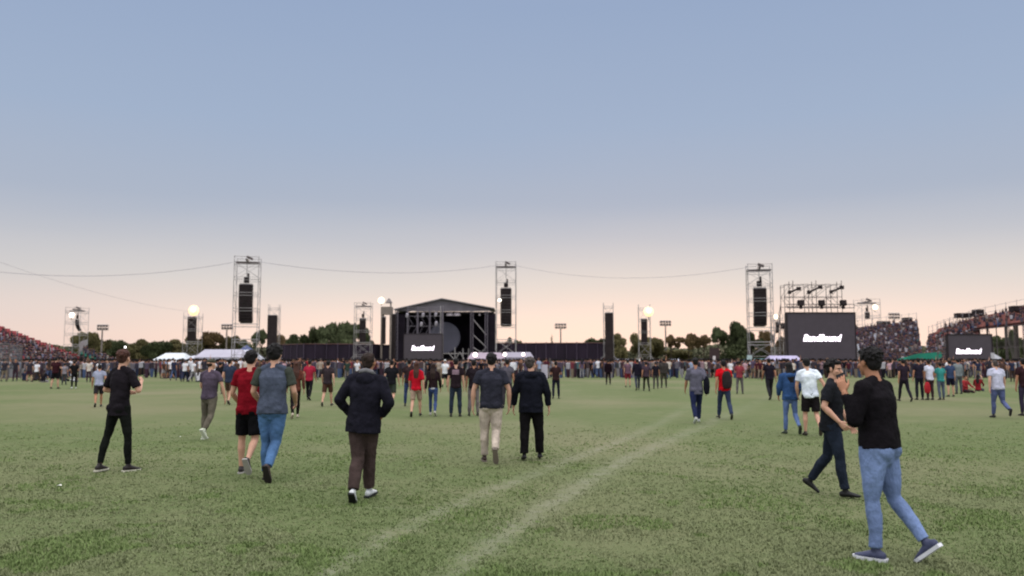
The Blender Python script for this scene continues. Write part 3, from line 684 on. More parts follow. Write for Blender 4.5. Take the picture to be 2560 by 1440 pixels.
# ------------------------------------------------------------------ grandstands
STEEL = mat('galvanised steel', (158, 152, 154), .5, var=.15, scale=3, metal=.2)
DARKSTEEL = mat('dark steel', (92, 82, 82), .6, var=.2)
BLACKBOX = mat('black cabinet', (40, 31, 33), .85, var=.3, scale=1.2)
def stand(name, label, front, back, rows, seatcol, parent_group, crowd=None, legs=True, deck=.12, seat_label=None, crange=(0, 1)):
    """stepped terrace between a front and a back polyline; the seats are boxes along every step"""
    root = empty(name, V(front[0]) * .5 + V(front[-1]) * .5, 0, label, 'grandstand', parent_group)
    org = root.location.copy()
    def lerp(pl, t):
        t = t * (len(pl) - 1); i = min(int(t), len(pl) - 2); return V(pl[i]).lerp(V(pl[i + 1]), t - i)
    NS = 12
    dk = MB(); st = MB()
    for r in range(rows):
        for k in range(NS):
            t0, t1 = k / NS, (k + 1) / NS
            a0 = lerp(front, t0).lerp(lerp(back, t0), r / rows); a1 = lerp(front, t1).lerp(lerp(back, t1), r / rows)
            b0 = lerp(front, t0).lerp(lerp(back, t0), (r + 1) / rows); b1 = lerp(front, t1).lerp(lerp(back, t1), (r + 1) / rows)
            b0.z = a0.z; b1.z = a1.z
            dk.poly([a0 - org, a1 - org, b1 - org, b0 - org], V((0, 0, -deck)))
            # riser/bench
            c0 = a0.lerp(b0, .5); c1 = a1.lerp(b1, .5)
            st.poly([c0 - org + V((0, 0, .38)), c1 - org + V((0, 0, .38)), b1 - org + V((0, 0, .38)), b0 - org + V((0, 0, .38))], V((0, 0, .06)))
            st.poly([b0 - org + V((0, 0, 0)), b1 - org + V((0, 0, 0)), b1 - org + V((0, 0, .8)), b0 - org + V((0, 0, .8))])
    dk.build('deck', mat('stand deck', (84, 78, 82), .9, var=.3, scale=1.5), root)
    so = st.build('seating', mat('seats ' + str(seatcol), seatcol, .7, var=.25, scale=1.2), root)
    if legs:
        lg = MB()
        for r in range(0, rows + 1, max(1, rows // 5)):
            for k in range(0, NS + 1, 1):
                t = k / NS
                a = lerp(front, t).lerp(lerp(back, t), r / rows) - org
                lg.bar(a, (a.x, a.y, -org.z), .045)
                if k < NS:
                    b = lerp(front, (k + 1) / NS).lerp(lerp(back, (k + 1) / NS), r / rows) - org
                    if k % 2: lg.bar(a, (b.x, b.y, -org.z), .03)
                    lg.bar((a.x, a.y, a.z * .5 - org.z * .5), (b.x, b.y, b.z * .5 - org.z * .5), .03)
        lg.build('scaffold_legs', DARKSTEEL, root)
    # rail along the back
    rl = MB(); prev = None
    for k in range(NS + 1):
        a = lerp(back, k / NS) - org
        rl.bar(a, a + V((0, 0, 2.2)), .05)
        if prev is not None:
            for h in (1.0, 2.0): rl.bar(prev + V((0, 0, h)), a + V((0, 0, h)), .03)
        prev = a
    rl.build('back_rail', STEEL, root)
    if crowd:
        (t0, t1), (r0, r1), dens = crowd
        for r in range(int(rows * r0), int(rows * r1)):
            L0 = lerp(front, t0).lerp(lerp(back, t0), r / rows); L1 = lerp(front, t1).lerp(lerp(back, t1), r / rows)
            n = int((L1 - L0).length / .75)
            nx = (lerp(front, .5) - lerp(back, .5)); yaw = math.atan2(nx.y, nx.x) - math.pi / 2
            for q in range(n):
                if rs.random() > dens: continue
                t = t0 + (t1 - t0) * (q + rs.uniform(.1, .9)) / n
                p = lerp(front, t).lerp(lerp(back, t), (r + .35) / rows)
                p.z = lerp(front, t).lerp(lerp(back, t), r / rows).z
                sit = rs.random() < .55
                addblob((p.x, p.y, p.z + (.38 if sit else 0)), sit, 1., yaw)
    return root
# left stand: rises to the left, seen along its rows
stand('grandstand', 'long red-seated grandstand full of spectators at the left edge of the field',
      [(-73, 92, .7), (-74.5, 146, .7)], [(-108, 92, 12.6), (-108.5, 146, 13.2)], 30, (160, 72, 78), 'scaffold grandstands', crowd=((0, .885), (0, 1), .95))
stand('grandstand', 'low end of the left grandstand with empty green seats', [(-69.5, 138, .6), (-72, 152, .6)], [(-74.3, 138, 2.6), (-80.5, 152, 3.4)], 6, (38, 122, 104), 'scaffold grandstands', crowd=((0, .55), (0, 1), .8))
stand('grandstand', 'grandstand behind the large right screen, packed with spectators in dark clothes',
      [P(2060, 903, 160), P(2308, 909, 139)], [P(2075, 832, 186), P(2292, 806, 176)], 22, (92, 76, 80), 'scaffold grandstands', crowd=((0, 1), (0, .97), .9))
stand('grandstand', 'grandstand right of the green banner with a red-brown upper block',
      [P(2312, 909, 138), P(2440, 905, 128)], [P(2322, 842, 166), P(2450, 800, 158)], 22, (120, 80, 78), 'scaffold grandstands', crowd=((0, .95), (0, .85), .85))
stand('grandstand', 'high red-brown grandstand deck on open scaffold at the right edge',
      [P(2330, 850, 158), P(2450, 822, 146), P(2580, 808, 128)], [P(2345, 830, 164), P(2440, 800, 156), P(2600, 768, 140)], 9, (150, 98, 90), 'scaffold grandstands', crowd=((.1, 1), (0, .9), .4))
for px, py, Y, w, h, lb in [(2407, 789, 160, 34, 12, 'long dark box on the rail of the high right grandstand, left of three'), (2445, 783, 158, 20, 18, 'square dark box on the rail of the high right grandstand'),
                            (2545, 772, 142, 34, 14, 'wide dark box on the rail at the right edge'), (2208, 808, 184, 26, 10, 'flat dark box over the stand behind the right screen'), (2268, 800, 180, 18, 12, 'dark box at the end of the stand behind the right screen')]:
    c = P(px, py, Y); k = Y / 2000.
    m = MB(); m.box((0, 0, 0), (w * k, 1.6, h * k)); m.box((0, -.85, 0), (w * k * .9, .1, h * k * .8))
    for sx in (-1, 1): m.bar((sx * w * k * .4, 0, -h * k * .5), (sx * w * k * .4, 0, -h * k * .5 - 3.0), .06)
    o = m.build('equipment_box', BLACKBOX, None, c); tag(o, lb, 'box')
    o.rotation_euler = (0, 0, .0)
# green banner on the right stand front, people in front
def banner(name, label, pts, m, cat='banner', th=.04):
    mb = MB(); c = sum((V(p) for p in pts), V()) / len(pts)
    mb.poly([V(p) - c for p in pts], V((0, th, 0)))
    return tag(mb.build(name, m, None, c), label, cat)
banner('banner', 'long green banner rising along the front of the right grandstand',
       [P(2216, 918, 134), P(2300, 908, 131), P(2356, 894, 129), P(2354, 880, 129), P(2296, 884, 131), P(2218, 905, 134)], mat('green banner', (40, 128, 108), .7, var=.3, scale=.6))
# ------------------------------------------------------------------ scaffold towers and loudspeaker columns
def tower(label, px, Y, width_px, top_py, levels, rz=0., depth=1., motor=True, name='scaffold_tower', r=.046, feet=True, group='scaffold towers across the field', topdeck=True):
    c = P(px, 890, Y); c.z = 0; Ht = PZ(top_py, Y); w = width_px * Y / 2000. / (math.cos(rz) + .6 * abs(math.sin(rz))); d = w * depth
    root = empty(name, c, rz, label, 'scaffold tower', group)
    dz = Ht / levels
    for sx in (-1, 1):
        for sy in (-1, 1):
            m = MB(); m.bar((sx * w / 2, sy * d / 2, 0), (sx * w / 2, sy * d / 2, Ht + .9), r * 1.15, 6)
            m.box((sx * w / 2, sy * d / 2, .05), (.4, .4, .1))
            m.build('leg', STEEL, root)
    br = MB()
    cs = [(-1, -1), (1, -1), (1, 1), (-1, 1)]
    for l in range(1, levels + 1):
        z = l * dz
        for i in range(4):
            a, b = cs[i], cs[(i + 1) % 4]
            for hh in (0, -.45): br.bar((a[0] * w / 2, a[1] * d / 2, z + hh), (b[0] * w / 2, b[1] * d / 2, z + hh), r * .7)
            if l < levels or True:
                za = z - dz
                if i % 2 == 1: br.bar((a[0] * w / 2, a[1] * d / 2, za if l % 2 else z), (b[0] * w / 2, b[1] * d / 2, z if l % 2 else za), r * .6)
        if l in (1, levels) or l == 2:
            for yy in (-1, 1):
                br.bar((-w / 2, yy * d / 2, z - dz), (w / 2, yy * d / 2, z), r * .5); br.bar((w / 2, yy * d / 2, z - dz), (-w / 2, yy * d / 2, z), r * .5)
    br.build('brace', STEEL, root)
    if topdeck:
        tp = MB(); tp.box((0, 0, Ht + .02), (w, .25, .3)); tp.box((0, .0, Ht + .32), (.3, d * 1.1, .28))
        for yy in (-1, 1): tp.bar((-w / 2, yy * d / 2, Ht + .8), (w / 2, yy * d / 2, Ht + .8), r * .6)
        tp.box((w * .08, -.3, Ht + .75), (w * .28, .35, .35), Matrix.Rotation(.45, 3, 'Y'))
        tp.build('head_beam', DARKSTEEL, root)
    if feet:
        ft = MB()
        for sx in (-1, 1):
            for sy in (-1, 1):
                ft.bar((sx * w / 2, sy * d / 2, dz * .9), (sx * (w / 2 + 2.6), sy * d / 2, 0), r * .9)
                ft.box((sx * (w / 2 + 2.6), sy * d / 2, .2), (.9, .9, .4))
        ft.build('outrigger', STEEL, root)
    return root, c, w, Ht
def array(label, px, Y, w_px, top_py, bot_py, rz=0., n=12, bend=.5, motor=True, depth=.8, name='loudspeaker_array', dx=0, chain=None, group='hanging loudspeaker arrays'):
    fl = .47 if w_px > 25 else .497
    c = P(px, 890, Y); z1 = PZ(top_py, Y); z0 = PZ(bot_py, Y); w = w_px * Y / 2000.
    root = empty(name, (c.x, c.y, z1), rz, label, 'loudspeaker', group)
    hh = (z1 - z0) / n
    lean = 0.
    for k in range(n):
        t = (k + .5) / n; zc = -hh * (k + .5)
        off = bend * t * t * t
        tilt = -bend * 1.5 * t * t / (z1 - z0)
        m = MB(); M = rotx(tilt)
        b0 = bmesh.new()
        # trapezoid cabinet: deeper at the top edge
        y0, y1 = -w * depth * .5, w * depth * .5
        pr = [(-w / 2, y0, -hh * fl), (w / 2, y0, -hh * fl), (w / 2, y0, hh * fl), (-w / 2, y0, hh * fl)]
        g_ = .36 if w_px > 25 else .48
        q = [(-w * .42, y1, -hh * g_), (w * .42, y1, -hh * g_), (w * .42, y1, hh * g_), (-w * .42, y1, hh * g_)]
        b0.free()
        vs = [M @ V(p) + V((0, off, zc)) for p in pr + q]
        m.add(vs, [(0, 1, 2, 3), (7, 6, 5, 4), (0, 4, 5, 1), (1, 5, 6, 2), (2, 6, 7, 3), (3, 7, 4, 0)])
        for sx in (-1, 1): m.box(M @ V((sx * w * .505, y0 * .4, 0)) + V((0, off, zc)), (.04, w * .25, hh * .7), M)
        m.build('cabinet', BLACKBOX, root)
    fr = MB()
    for sx in (-1, 1): fr.box((sx * w * .4, 0, .12), (.12, w * depth * 1.1, .2))
    fr.box((0, 0, .12), (w * .9, .15, .16)); fr.build('fly_frame', STEEL, root)
    if motor:
        mo = MB(); mo.box((0, 0, .75), (w * .38, .55, .9)); mo.box((w * .12, 0, 1.5), (w * .14, .2, .7)); mo.build('chain_hoist', BLACKBOX, root)
    if chain:
        ch = MB(); ch.bar((0, 0, .3), (0, 0, PZ(chain, Y) - z1), .05); ch.build('chain', STEEL, root)
    return root
T1 = tower('tall scaffold tower at left with a long black loudspeaker array inside it', 613, 128, 64, 657, 7, rz=.2, depth=.9)
array('big black loudspeaker array hanging in the tall left tower', 611, 128, 33, 712, 806, rz=.2, n=12, bend=.9, chain=650)
T2 = tower('tall scaffold tower just right of the stage roof with a black loudspeaker array', 1265, 150, 50, 668, 7, rz=-.03, depth=1.)
array('big black loudspeaker array in the tower right of the stage', 1265, 150, 27, 722, 815, rz=-.03, n=12, bend=.8, chain=660)
T3 = tower('tall scaffold tower left of the large right screen with a black loudspeaker array', 1903, 122, 64, 676, 7, rz=-.2, depth=.9)
array('big black loudspeaker array in the tower beside the large right screen', 1903, 122, 31, 722, 815, rz=-.15, n=12, bend=.7, chain=664)
tower('short scaffold tower with a small array and a white floodlight above the left grandstand', 188, 190, 38, 778, 5, rz=.0, group='small relay towers')
array('small curved black array below the white floodlight at left', 189, 190, 8, 800, 826, n=7, bend=1.4)
tower('scaffold tower with orange-white floodlight left of the tall left tower', 480, 190, 38, 792, 4, rz=.1, group='small relay towers', topdeck=False)
array('brown-black loudspeaker column under the orange-white floodlight at left', 478, 190, 19, 794, 852, n=10, bend=.2, motor=False)
tower('narrow scaffold frame around the column right of the tall left tower', 683, 205, 28, 770, 5, rz=.15, group='small relay towers', topdeck=False)
array('tall dark loudspeaker column right of the tall left tower', 680, 203, 22, 789, 905, n=16, bend=.1, motor=False)
tower('light grey scaffold tower over the dark fence, left of the stage', 907, 195, 41, 766, 5, rz=.05, group='small relay towers')
array('black loudspeaker array in the light grey tower left of the stage', 906, 195, 15, 797, 856, n=10, bend=.3)
tower('thin scaffold frame around the column at the right end of the dark fence', 1522, 200, 26, 766, 5, rz=-.15, group='small relay towers', topdeck=False)
array('tall dark loudspeaker column at the right end of the dark fence', 1523, 198, 20, 783, 912, n=16, bend=.1, motor=False)
tower('scaffold tower with the orange-white floodlight right of the stage', 1612, 205, 30, 770, 5, rz=-.1, group='small relay towers', topdeck=False)
array('brown-black loudspeaker column under the floodlight right of the stage', 1611, 205, 15, 798, 862, n=10, bend=.2, motor=False)
tower('small scaffold tower with a bright lamp between right tower and large right screen', 1944, 175, 24, 796, 5, rz=.1, group='small relay towers', topdeck=False)
array('small dark array under the lamp left of the large right screen', 1945, 175, 8, 806, 832, n=6, bend=.4, motor=False)
tower('scaffold frame above the right stand holding a lamp and a small square speaker', 2172, 185, 46, 758, 5, rz=.0, group='small relay towers')
array('small square black speaker hanging above the stand behind the right screen', 2172, 185, 10, 782, 797, n=4, bend=.1)
for px, py, Y, w, h, lb in [(1961, 815, 160, 14, 15, 'dark box beside the left edge of the large right screen')]:
    c = P(px, py, Y); k = Y / 2000.; m = MB(); m.box((0, 0, 0), (w * k, 1, h * k)); m.bar((0, 0, -h * k / 2), (0, 0, -c.z), .12)
    tag(m.build('equipment_box', BLACKBOX, None, c), lb, 'box')
# cables
def cable(label, a, b, sag, r=.032):
    a = V(a); b = V(b); m = MB(); prev = None; N_ = 28; pts = []
    for i in range(N_ + 1):
        t = i / N_; p = a.lerp(b, t); p.z -= sag * 4 * t * (1 - t); pts.append(p)
    o0 = pts[0].copy()
    for i in range(N_): m.bar(pts[i] - o0, pts[i + 1] - o0, r, 4)
    return tag(m.build('cable', mat('cable', (150, 146, 156), .7), None, o0), label, 'cable', 'cables between the towers')
TL, TC, TR = P(582, 656, 126), P(1240, 664, 150), P(1870, 668, 122)
cable('sagging cable from the left edge of the photo to the tall left tower', P(-420, 600, 118), TL, 3.6)
cable('sagging cable between the tall left tower and the tower right of the stage', P(645, 654, 129), TC, 1.6)
cable('thin sagging cable between the stage tower and the right tower', P(1290, 664, 150), TR, 2.0, .024)
cable('thin cable sloping down from the left edge to the small tower on the left', P(-60, 634, 120), P(480, 780, 190), 1.2, .02)
# floodlight heads (lit)
def halomat(col):
    return emat('reflector %s' % (col,), (min(255, col[0]), int(col[1] * .96), int(col[2] * .88)), .92)  # even emission that stands in for the soft halo around a lamp
def flood(label, px, py, Y, rad_px, col, strength, heads=3, pole=None, group='lit floodlights'):
    c = P(px, py, Y); k = Y / 2000.; root = empty('floodlight', c, 0, label, 'floodlight', group)
    R_ = rad_px * k
    layout = {1: [(0, 0)], 2: [(-.55, 0), (.55, 0)], 3: [(-.5, -.3), (.5, -.3), (0, .5)], 4: [(0, 0)] + [(.68 * math.cos(i * math.pi / 5 + .4), .68 * math.sin(i * math.pi / 5 + .4)) for i in range(10)]}[heads]
    rr = R_; ba = MB()
    for n_, (ax, az) in enumerate(layout):
        rr = R_ if heads == 1 else (R_ * .56 if n_ == 0 else R_ * .3)
        q = V((ax * R_, 0 if n_ == 0 else .3, az * R_))
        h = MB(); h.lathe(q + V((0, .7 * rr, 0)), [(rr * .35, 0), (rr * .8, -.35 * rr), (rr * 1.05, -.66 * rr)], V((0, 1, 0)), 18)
        h.build('glow_housing', halomat(col), root)  # shell glows by itself to imitate the halo
        g = MB(); g.lathe(q, [(rr * .9, 0), (rr * .82, -.1 * rr), (rr * .5, -.2 * rr)], V((0, 1, 0)), 18)
        g.build('lamp', emat('lamp %s %s' % (col, strength if n_ == 0 else 1.3), col if n_ == 0 else (col[0], int(col[1] * .94), int(col[2] * .84)), strength * (1.5 if n_ == 0 else .72)), root)  # lamps after the first are an added ring imitating the warm halo
    rr = R_ * .6
    ba.bar((-R_, .5 * rr, -R_ * .2), (R_, .5 * rr, -R_ * .2), .08); ba.bar((0, .5 * rr, 0), (0, .5 * rr, -R_ * 1.6), .1)
    if pole: ba.bar((0, .5 * rr, 0), (0, .5 * rr, -c.z), .12)
    ba.build('bracket', DARKSTEEL, root)
    return root
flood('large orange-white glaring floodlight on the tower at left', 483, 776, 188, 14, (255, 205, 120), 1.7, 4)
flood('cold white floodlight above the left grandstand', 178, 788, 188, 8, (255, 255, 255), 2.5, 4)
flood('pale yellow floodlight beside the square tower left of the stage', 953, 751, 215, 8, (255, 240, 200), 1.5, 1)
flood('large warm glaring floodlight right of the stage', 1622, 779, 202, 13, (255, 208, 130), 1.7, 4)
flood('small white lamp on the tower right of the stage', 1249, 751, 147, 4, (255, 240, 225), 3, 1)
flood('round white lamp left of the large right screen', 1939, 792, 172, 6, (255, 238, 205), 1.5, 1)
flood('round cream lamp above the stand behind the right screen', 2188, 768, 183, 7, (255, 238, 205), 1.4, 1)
# unlit stadium floodlight masts
def mast(label, px, top, bot, Y, cols=4, rows=2):
    c = P(px, 890, Y); k = Y / 2000.; root = empty('floodlight_mast', (c.x, c.y, 0), 0, label, 'floodlight mast', 'unlit floodlight masts')
    z1 = PZ(top, Y); z0 = PZ(bot, Y); W = 28 * k
    pm_ = MB(); pm_.bar((0, 0, 0), (0, 0, z0), .3, 8, .2); pm_.build('pole', mat('mast pole', (118, 108, 106), .7), root)
    fm = MB()
    for zz in (z0, z1): fm.bar((-W / 2, .2, zz), (W / 2, .2, zz), .1)
    for i in range(cols + 1): fm.bar((-W / 2 + W * i / cols, .2, z0), (-W / 2 + W * i / cols, .2, z1), .07)
    fm.build('frame', STEEL, root)
    for r_ in range(rows):
        for q in range(cols):
            h = MB(); cx = -W / 2 + W * (q + .5) / cols; cz = z0 + (z1 - z0) * (r_ + .5) / rows; s_ = W / cols * .62
            h.box((cx, 0, cz), (s_, .5, s_ * .9), rotx(.2)); h.box((cx, -.28, cz), (s_ * .8, .06, s_ * .7), rotx(.2))
            h.build('lamp_head', mat('lamp head', (78, 70, 70), .5), root)
mast('unlit floodlight mast before the big oak at left', 253, 812, 825, 240)
mast('unlit floodlight mast just left of the tall left tower', 565, 811, 823, 250)
mast('unlit floodlight mast over the dark fence right of the stage', 1402, 809, 821, 262)
mast('unlit floodlight mast right of the warm glaring floodlight', 1665, 802, 814, 262)
mast('unlit floodlight mast rising behind the right grandstands', 2240, 783, 797, 250)
# ------------------------------------------------------------------ screens
SCRM = mat('screen surface', (74, 66, 74), .6, var=.08, scale=1.5)
GLOW = emat('lettering light', (255, 240, 255), 3.2)
def lettering(parent, w, h, y, z):
    cu = bpy.data.curves.new('lettering', 'FONT'); cu.body = 'BandSound'; cu.align_x = 'CENTER'; cu.align_y = 'CENTER'
    cu.shear = .25; cu.offset = .028; cu.size = 1; cu.resolution_u = 3; cu.space_character = .93; cu.extrude = .01
    to = bpy.data.objects.new('lettering', cu); C.objects.link(to)
    bpy.context.view_layer.update()
    me = bpy.data.meshes.new_from_object(to.evaluated_get(bpy.context.evaluated_depsgraph_get()))
    xs = [v.co.x for v in me.vertices]; ys = [v.co.y for v in me.vertices]
    bpy.data.objects.remove(to)
    sx = w / (max(xs) - min(xs)); sy = h / (max(ys) - min(ys)); cx = (max(xs) + min(xs)) / 2; cy = (max(ys) + min(ys)) / 2
    for v in me.vertices: v.co = V(((v.co.x - cx) * sx, y - v.co.z, (v.co.y - cy) * sy + z))
    me.materials.clear(); me.materials.append(GLOW)
    o = link('lettering', me, parent); return o
def screen(label, x0, x1, y0, y1, Y, tx0, tx1, ty, th, yaw=0., frame=True, base=905):
    cx = (x0 + x1) / 2.; c = P(cx, 890, Y); k = Y / 2000.; w = (x1 - x0) * k; z1 = PZ(y0, Y); z0 = PZ(y1, Y)
    root = empty('video_screen', (c.x, c.y, 0), yaw, label, 'video screen', 'video screens on the field')
    m = MB(); m.box((0, 0, (z0 + z1) / 2), (w, .5, z1 - z0)); m.build('screen_panel', SCRM, root)
    fr = MB()
    for sx in (-1, 1): fr.box((sx * (w / 2 + .06), -.02, (z0 + z1) / 2), (.12, .62, z1 - z0 + .2))
    fr.box((0, -.02, z1 + .1), (w + .24, .62, .16)); fr.box((0, -.02, z0 - .1), (w + .24, .62, .16)); fr.build('bezel', mat('bezel', (40, 30, 34), .7), root)
    lettering(root, (tx1 - tx0) * k, th * k, -.27, PZ(ty, Y)).location.x = ((tx0 + tx1) / 2 - cx) * k
    bs = MB()
    for i in range(7):
        x = -w / 2 + w * i / 6
        bs.bar((x, .8, 0), (x, .8, z1), .06); bs.bar((x, 2.8, 0), (x, 2.8, z1), .06)
        if i < 6:
            for zz in range(4): bs.bar((x, 2.8, zz * z1 / 4), (x + w / 6, 2.8, (zz + 1) * z1 / 4), .04)
        bs.bar((x, .8, z1 * .5), (x, 2.8, z1 * .5), .04)
    bs.box((0, 1, z0 * .5), (w, .1, z0 * .8)); bs.build('support_scaffold', DARKSTEEL, root)
    return root, w, z0, z1, k
sr, w, z0, z1, k = screen('large dark video screen with white lettering right of the right tower', 1970, 2138, 784, 906, 112, 2008, 2104, 845, 17)
tr = MB(); ty = [1966, 1988, 2026, 2046, 2082, 2110]
zt = PZ(712, 112); zb = PZ(770, 112)
for i, px in enumerate(ty):
    x = (px - 2054) * k
    for yy in (0., 1.6):
        tr.bar((x, yy, z1), (x, yy, zt + (.6 if i % 2 else 0)), .05)
    tr.bar((x, 0, zt - .3), (x, 1.6, zt - .3), .04)
    if i < len(ty) - 1:
        x2 = (ty[i + 1] - 2054) * k
        for yy in (0., 1.6):
            for zz in (zt, zt - 1.7, zb + .2): tr.bar((x, yy, zz), (x2, yy, zz + (.1 if zz == zt else 0)), .035)
            tr.bar((x, yy, zt - 1.7), (x2, yy, zt), .03)
            tr.bar((x, yy, zb if i % 2 else zt - 1.7), (x2, yy, zt - 1.7 if i % 2 else zb), .03)
for zz in (zb, zb + .5): tr.bar((-w / 2, -.3, zz), (w / 2, -.3, zz), .05)
for i in range(15): tr.bar((-w / 2 + w * i / 14, -.3, zb), (-w / 2 + w * i / 14, -.3, zb + .5), .025)
for px in (1966, 1950): tr.bar(((1966 - 2054) * k, 1.6, zt - 2.5), ((px - 2062) * k, 2.5, 2), .04)
tr.build('roof_truss', DARKSTEEL, sr)
for px in (2003, 2055, 2109):
    s_ = MB(); x = (px - 2054) * k; s_.box((x, -.5, PZ(758, 112)), (.8, .5, .75), rotx(-.15)); s_.box((x, -.5, PZ(768, 112)), (.3, .3, .55)); s_.box((x, -.8, PZ(758, 112)), (.66, .1, .6), rotx(-.15)); s_.build('spotlight', BLACKBOX, sr)
for a, b in (((1978, 731), (2001, 722)), ((2026, 731), (2055, 718)), ((2082, 730), (2109, 719))):
    s_ = MB(); pa = V(((a[0] - 2054) * k, -.2, PZ(a[1], 112))); pb = V(((b[0] - 2054) * k, -.2, PZ(b[1], 112)))
    s_.bar(pa, pb, .14); s_.box(pa, (.4, .3, .5)); s_.box(pb, (.55, .3, .5)); s_.build('light_bar', BLACKBOX, sr)
screen('small dark video screen with white lettering before the high right grandstand', 2370, 2478, 838, 920, 118, 2388, 2452, 878, 13, base=915)
sr, w, z0, z1, k = screen('dark video screen with white lettering standing in front of the stage', 1010, 1105, 836, 905, 190, 1029, 1086, 870, 12)
tr = MB()
LG = mat('light scaffold', (100, 93, 103), .5)
for i, px in enumerate((1016, 1041, 1072, 1104)):
    x = (px - 1057.5) * k
    tr.bar((x, 1, z1), (x, 1, PZ(765, 190)), .14 if i else .1); tr.bar((x, 3, z1), (x, 3, PZ(765, 190)), .08)
for zz in (834, 815, 790, 768):
    tr.bar(((1016 - 1057.5) * k, 1, PZ(zz, 190)), ((1104 - 1057.5) * k, 1, PZ(zz, 190)), .06)
for i in range(6):
    x = (1014 + i * 16 - 1057.5) * k; tr.bar((x, 1, PZ(834, 190)), (x + 1.2, 1, PZ(812, 190)), .05); tr.bar((x + 1.5, 1, PZ(810, 190)), (x + .3, 1, PZ(790, 190)), .05)
tr.build('upper_scaffold', LG, sr)
for px, py in ((1016, 788), (1052, 810), (1089, 808), (1088, 786), (1056, 787)):
    s_ = MB(); s_.lathe(((px - 1057.5) * k, .6, PZ(py, 190)), [(.18, -.55), (.32, -.3), (.34, .3), (.2, .5)], V((.2, -.1, 1)).normalized(), 10); s_.build('spotlight', mat('spot shell', (160, 152, 164), .4), sr)
# ------------------------------------------------------------------ stage
SY = 222; k = SY / 2000.
sc0 = P(1110, 890, SY); sx0 = sc0.x
root = empty('concert_stage', (sx0, SY, 0), 0, 'big concert stage with a grey pitched roof and open black interior', 'stage')
def SX(px, Y=SY): return PX(px, Y) - sx0
za, ze, zg = PZ(748, SY), PZ(775, SY), PZ(905, SY)
dep = 16
gr = mat('roof membrane', (140, 134, 140), .8, var=.12, scale=.4); gr2 = mat('roof gable', (112, 106, 114), .85, var=.2, scale=.3)
xl, xa, xr = SX(984), SX(1104), SX(1236)
m = MB()
m.poly([(xl, -1, ze), (xa, -1, za), (xa, dep, za), (xl, dep, ze)], (0, 0, .25)); m.poly([(xa, -1, za), (xr, -1, ze + .3), (xr, dep, ze + .3), (xa, dep, za)], (0, 0, .25))
m.build('roof', gr, root)
m = MB()
m.poly([(xl + .3, 0, ze - .1), (SX(1005), 0, PZ(777, SY)), (SX(1060), 0, PZ(779, SY)), (SX(1200), 0, PZ(778, SY)), (xr - .3, 0, ze - .1), (xa, 0, za - .15)], (0, .2, 0)); m.build('gable', gr2, root)
bk = mat('stage black cloth', (26, 18, 30), .95, var=.4, scale=.2)
m = MB(); m.box(((xl + xr) / 2, dep, ze / 2), (xr - xl, .3, ze)); m.build('backdrop', bk, root)
for a, b, nm in ((SX(986), SX(1011), 'wing'), (SX(1214), SX(1237), 'wing')):
    m = MB(); m.box(((a + b) / 2, 1.2, PZ(786, SY) / 2), (b - a, 1.6, PZ(786, SY)))
    for i in range(5): m.box(((a + b) / 2, .35, PZ(786, SY) * (i + .5) / 5), (b - a + .1, .1, .12))
    m.build('side_curtain', bk, root)
for sx_ in (xl + .5, xr - .5):
    m = MB(); m.box((sx_, dep / 2, ze / 2), (.3, dep - 2, ze - 1)); m.build('side_wall', bk, root)
m = MB(); m.box(((xl + xr) / 2, dep / 2 + 1, ze - .6), (xr - xl - 1, dep - 3, .3)); m.build('ceiling_cloth', bk, root)
m = MB(); m.box(((xl + xr) / 2, dep / 2, .9), (xr - xl, dep, 1.8)); m.build('stage_floor', mat('stage floor', (40, 34, 42), .8), root)
for i, px in enumerate((992, 1105, 1180, 1216)):
    m = MB(); x = SX(px); zt = PZ(775, SY) + (.0 if i != 1 else 1.)
    for dx in (-.35, .35):
        for dy in (-.35, .35): m.bar((x + dx, -1.6 + dy, 0), (x + dx, -1.6 + dy, zt), .09)
    for q in range(int(zt)): m.bar((x - .35, -1.95, q), (x + .35, -1.95, q + 1), .06); m.bar((x - .35, -1.95, q + 1), (x + .35, -1.95, q + 1), .05)
    m.build('column', LG if i in (0, 2, 3) else STEEL, root)
m = MB()
for (a, b, c_, d_) in ((1182, 868, 1240, 905), (1184, 800, 1216, 838), (1184, 838, 1216, 868), (1122, 882, 1140, 903), (1150, 880, 1165, 905), (1136, 905, 1150, 880), (1184, 905, 1216, 868)):
    m.bar((SX(a), -1.2, PZ(b, SY)), (SX(c_), -1.2, PZ(d_, SY)), .12)
for px in (1108, 1138, 1158, 1172): m.bar((SX(px), -1.2, 0), (SX(px), -1.2, PZ(880 - (px % 7) * 3, SY)), .14)
m.bar((SX(1105), -1.2, PZ(884, SY)), (SX(1172), -1.2, PZ(884, SY)), .1)
m.build('brace', STEEL, root)
for px in (1123, 1141, 1198):
    m = MB(); x = SX(px); wd = 1.1 if px < 1150 else .3
    m.lathe((x, 1.5, PZ(788, SY)), [(wd, -.1), (wd * .95, .35), (wd * .5, .9), (.15, 1.05)], n=14); m.build('stage_lamp', mat('stage lamp', (190, 178, 186), .4), root)
m = MB(); m.box((SX(1135), 1.5, PZ(781, SY)), (SX(1210) - SX(1010), .4, .5)); m.build('lighting_truss', mat('truss dark', (52, 46, 54), .7), root)
# the grey round set piece, right half of it visible beside the screen
m = MB(); rr = (1147 - 1095) / 2. * k * 1.02 * 1.5
m.lathe((SX(1108), 4, PZ(843, SY)), [(38 * k, 0), (40 * k, .2), (38 * k, .6), (20 * k, .8)], V((0, 1, 0)), 40); m.build('round_set_piece', mat('round set', (88, 86, 100), .8, var=.12, scale=.3), root)
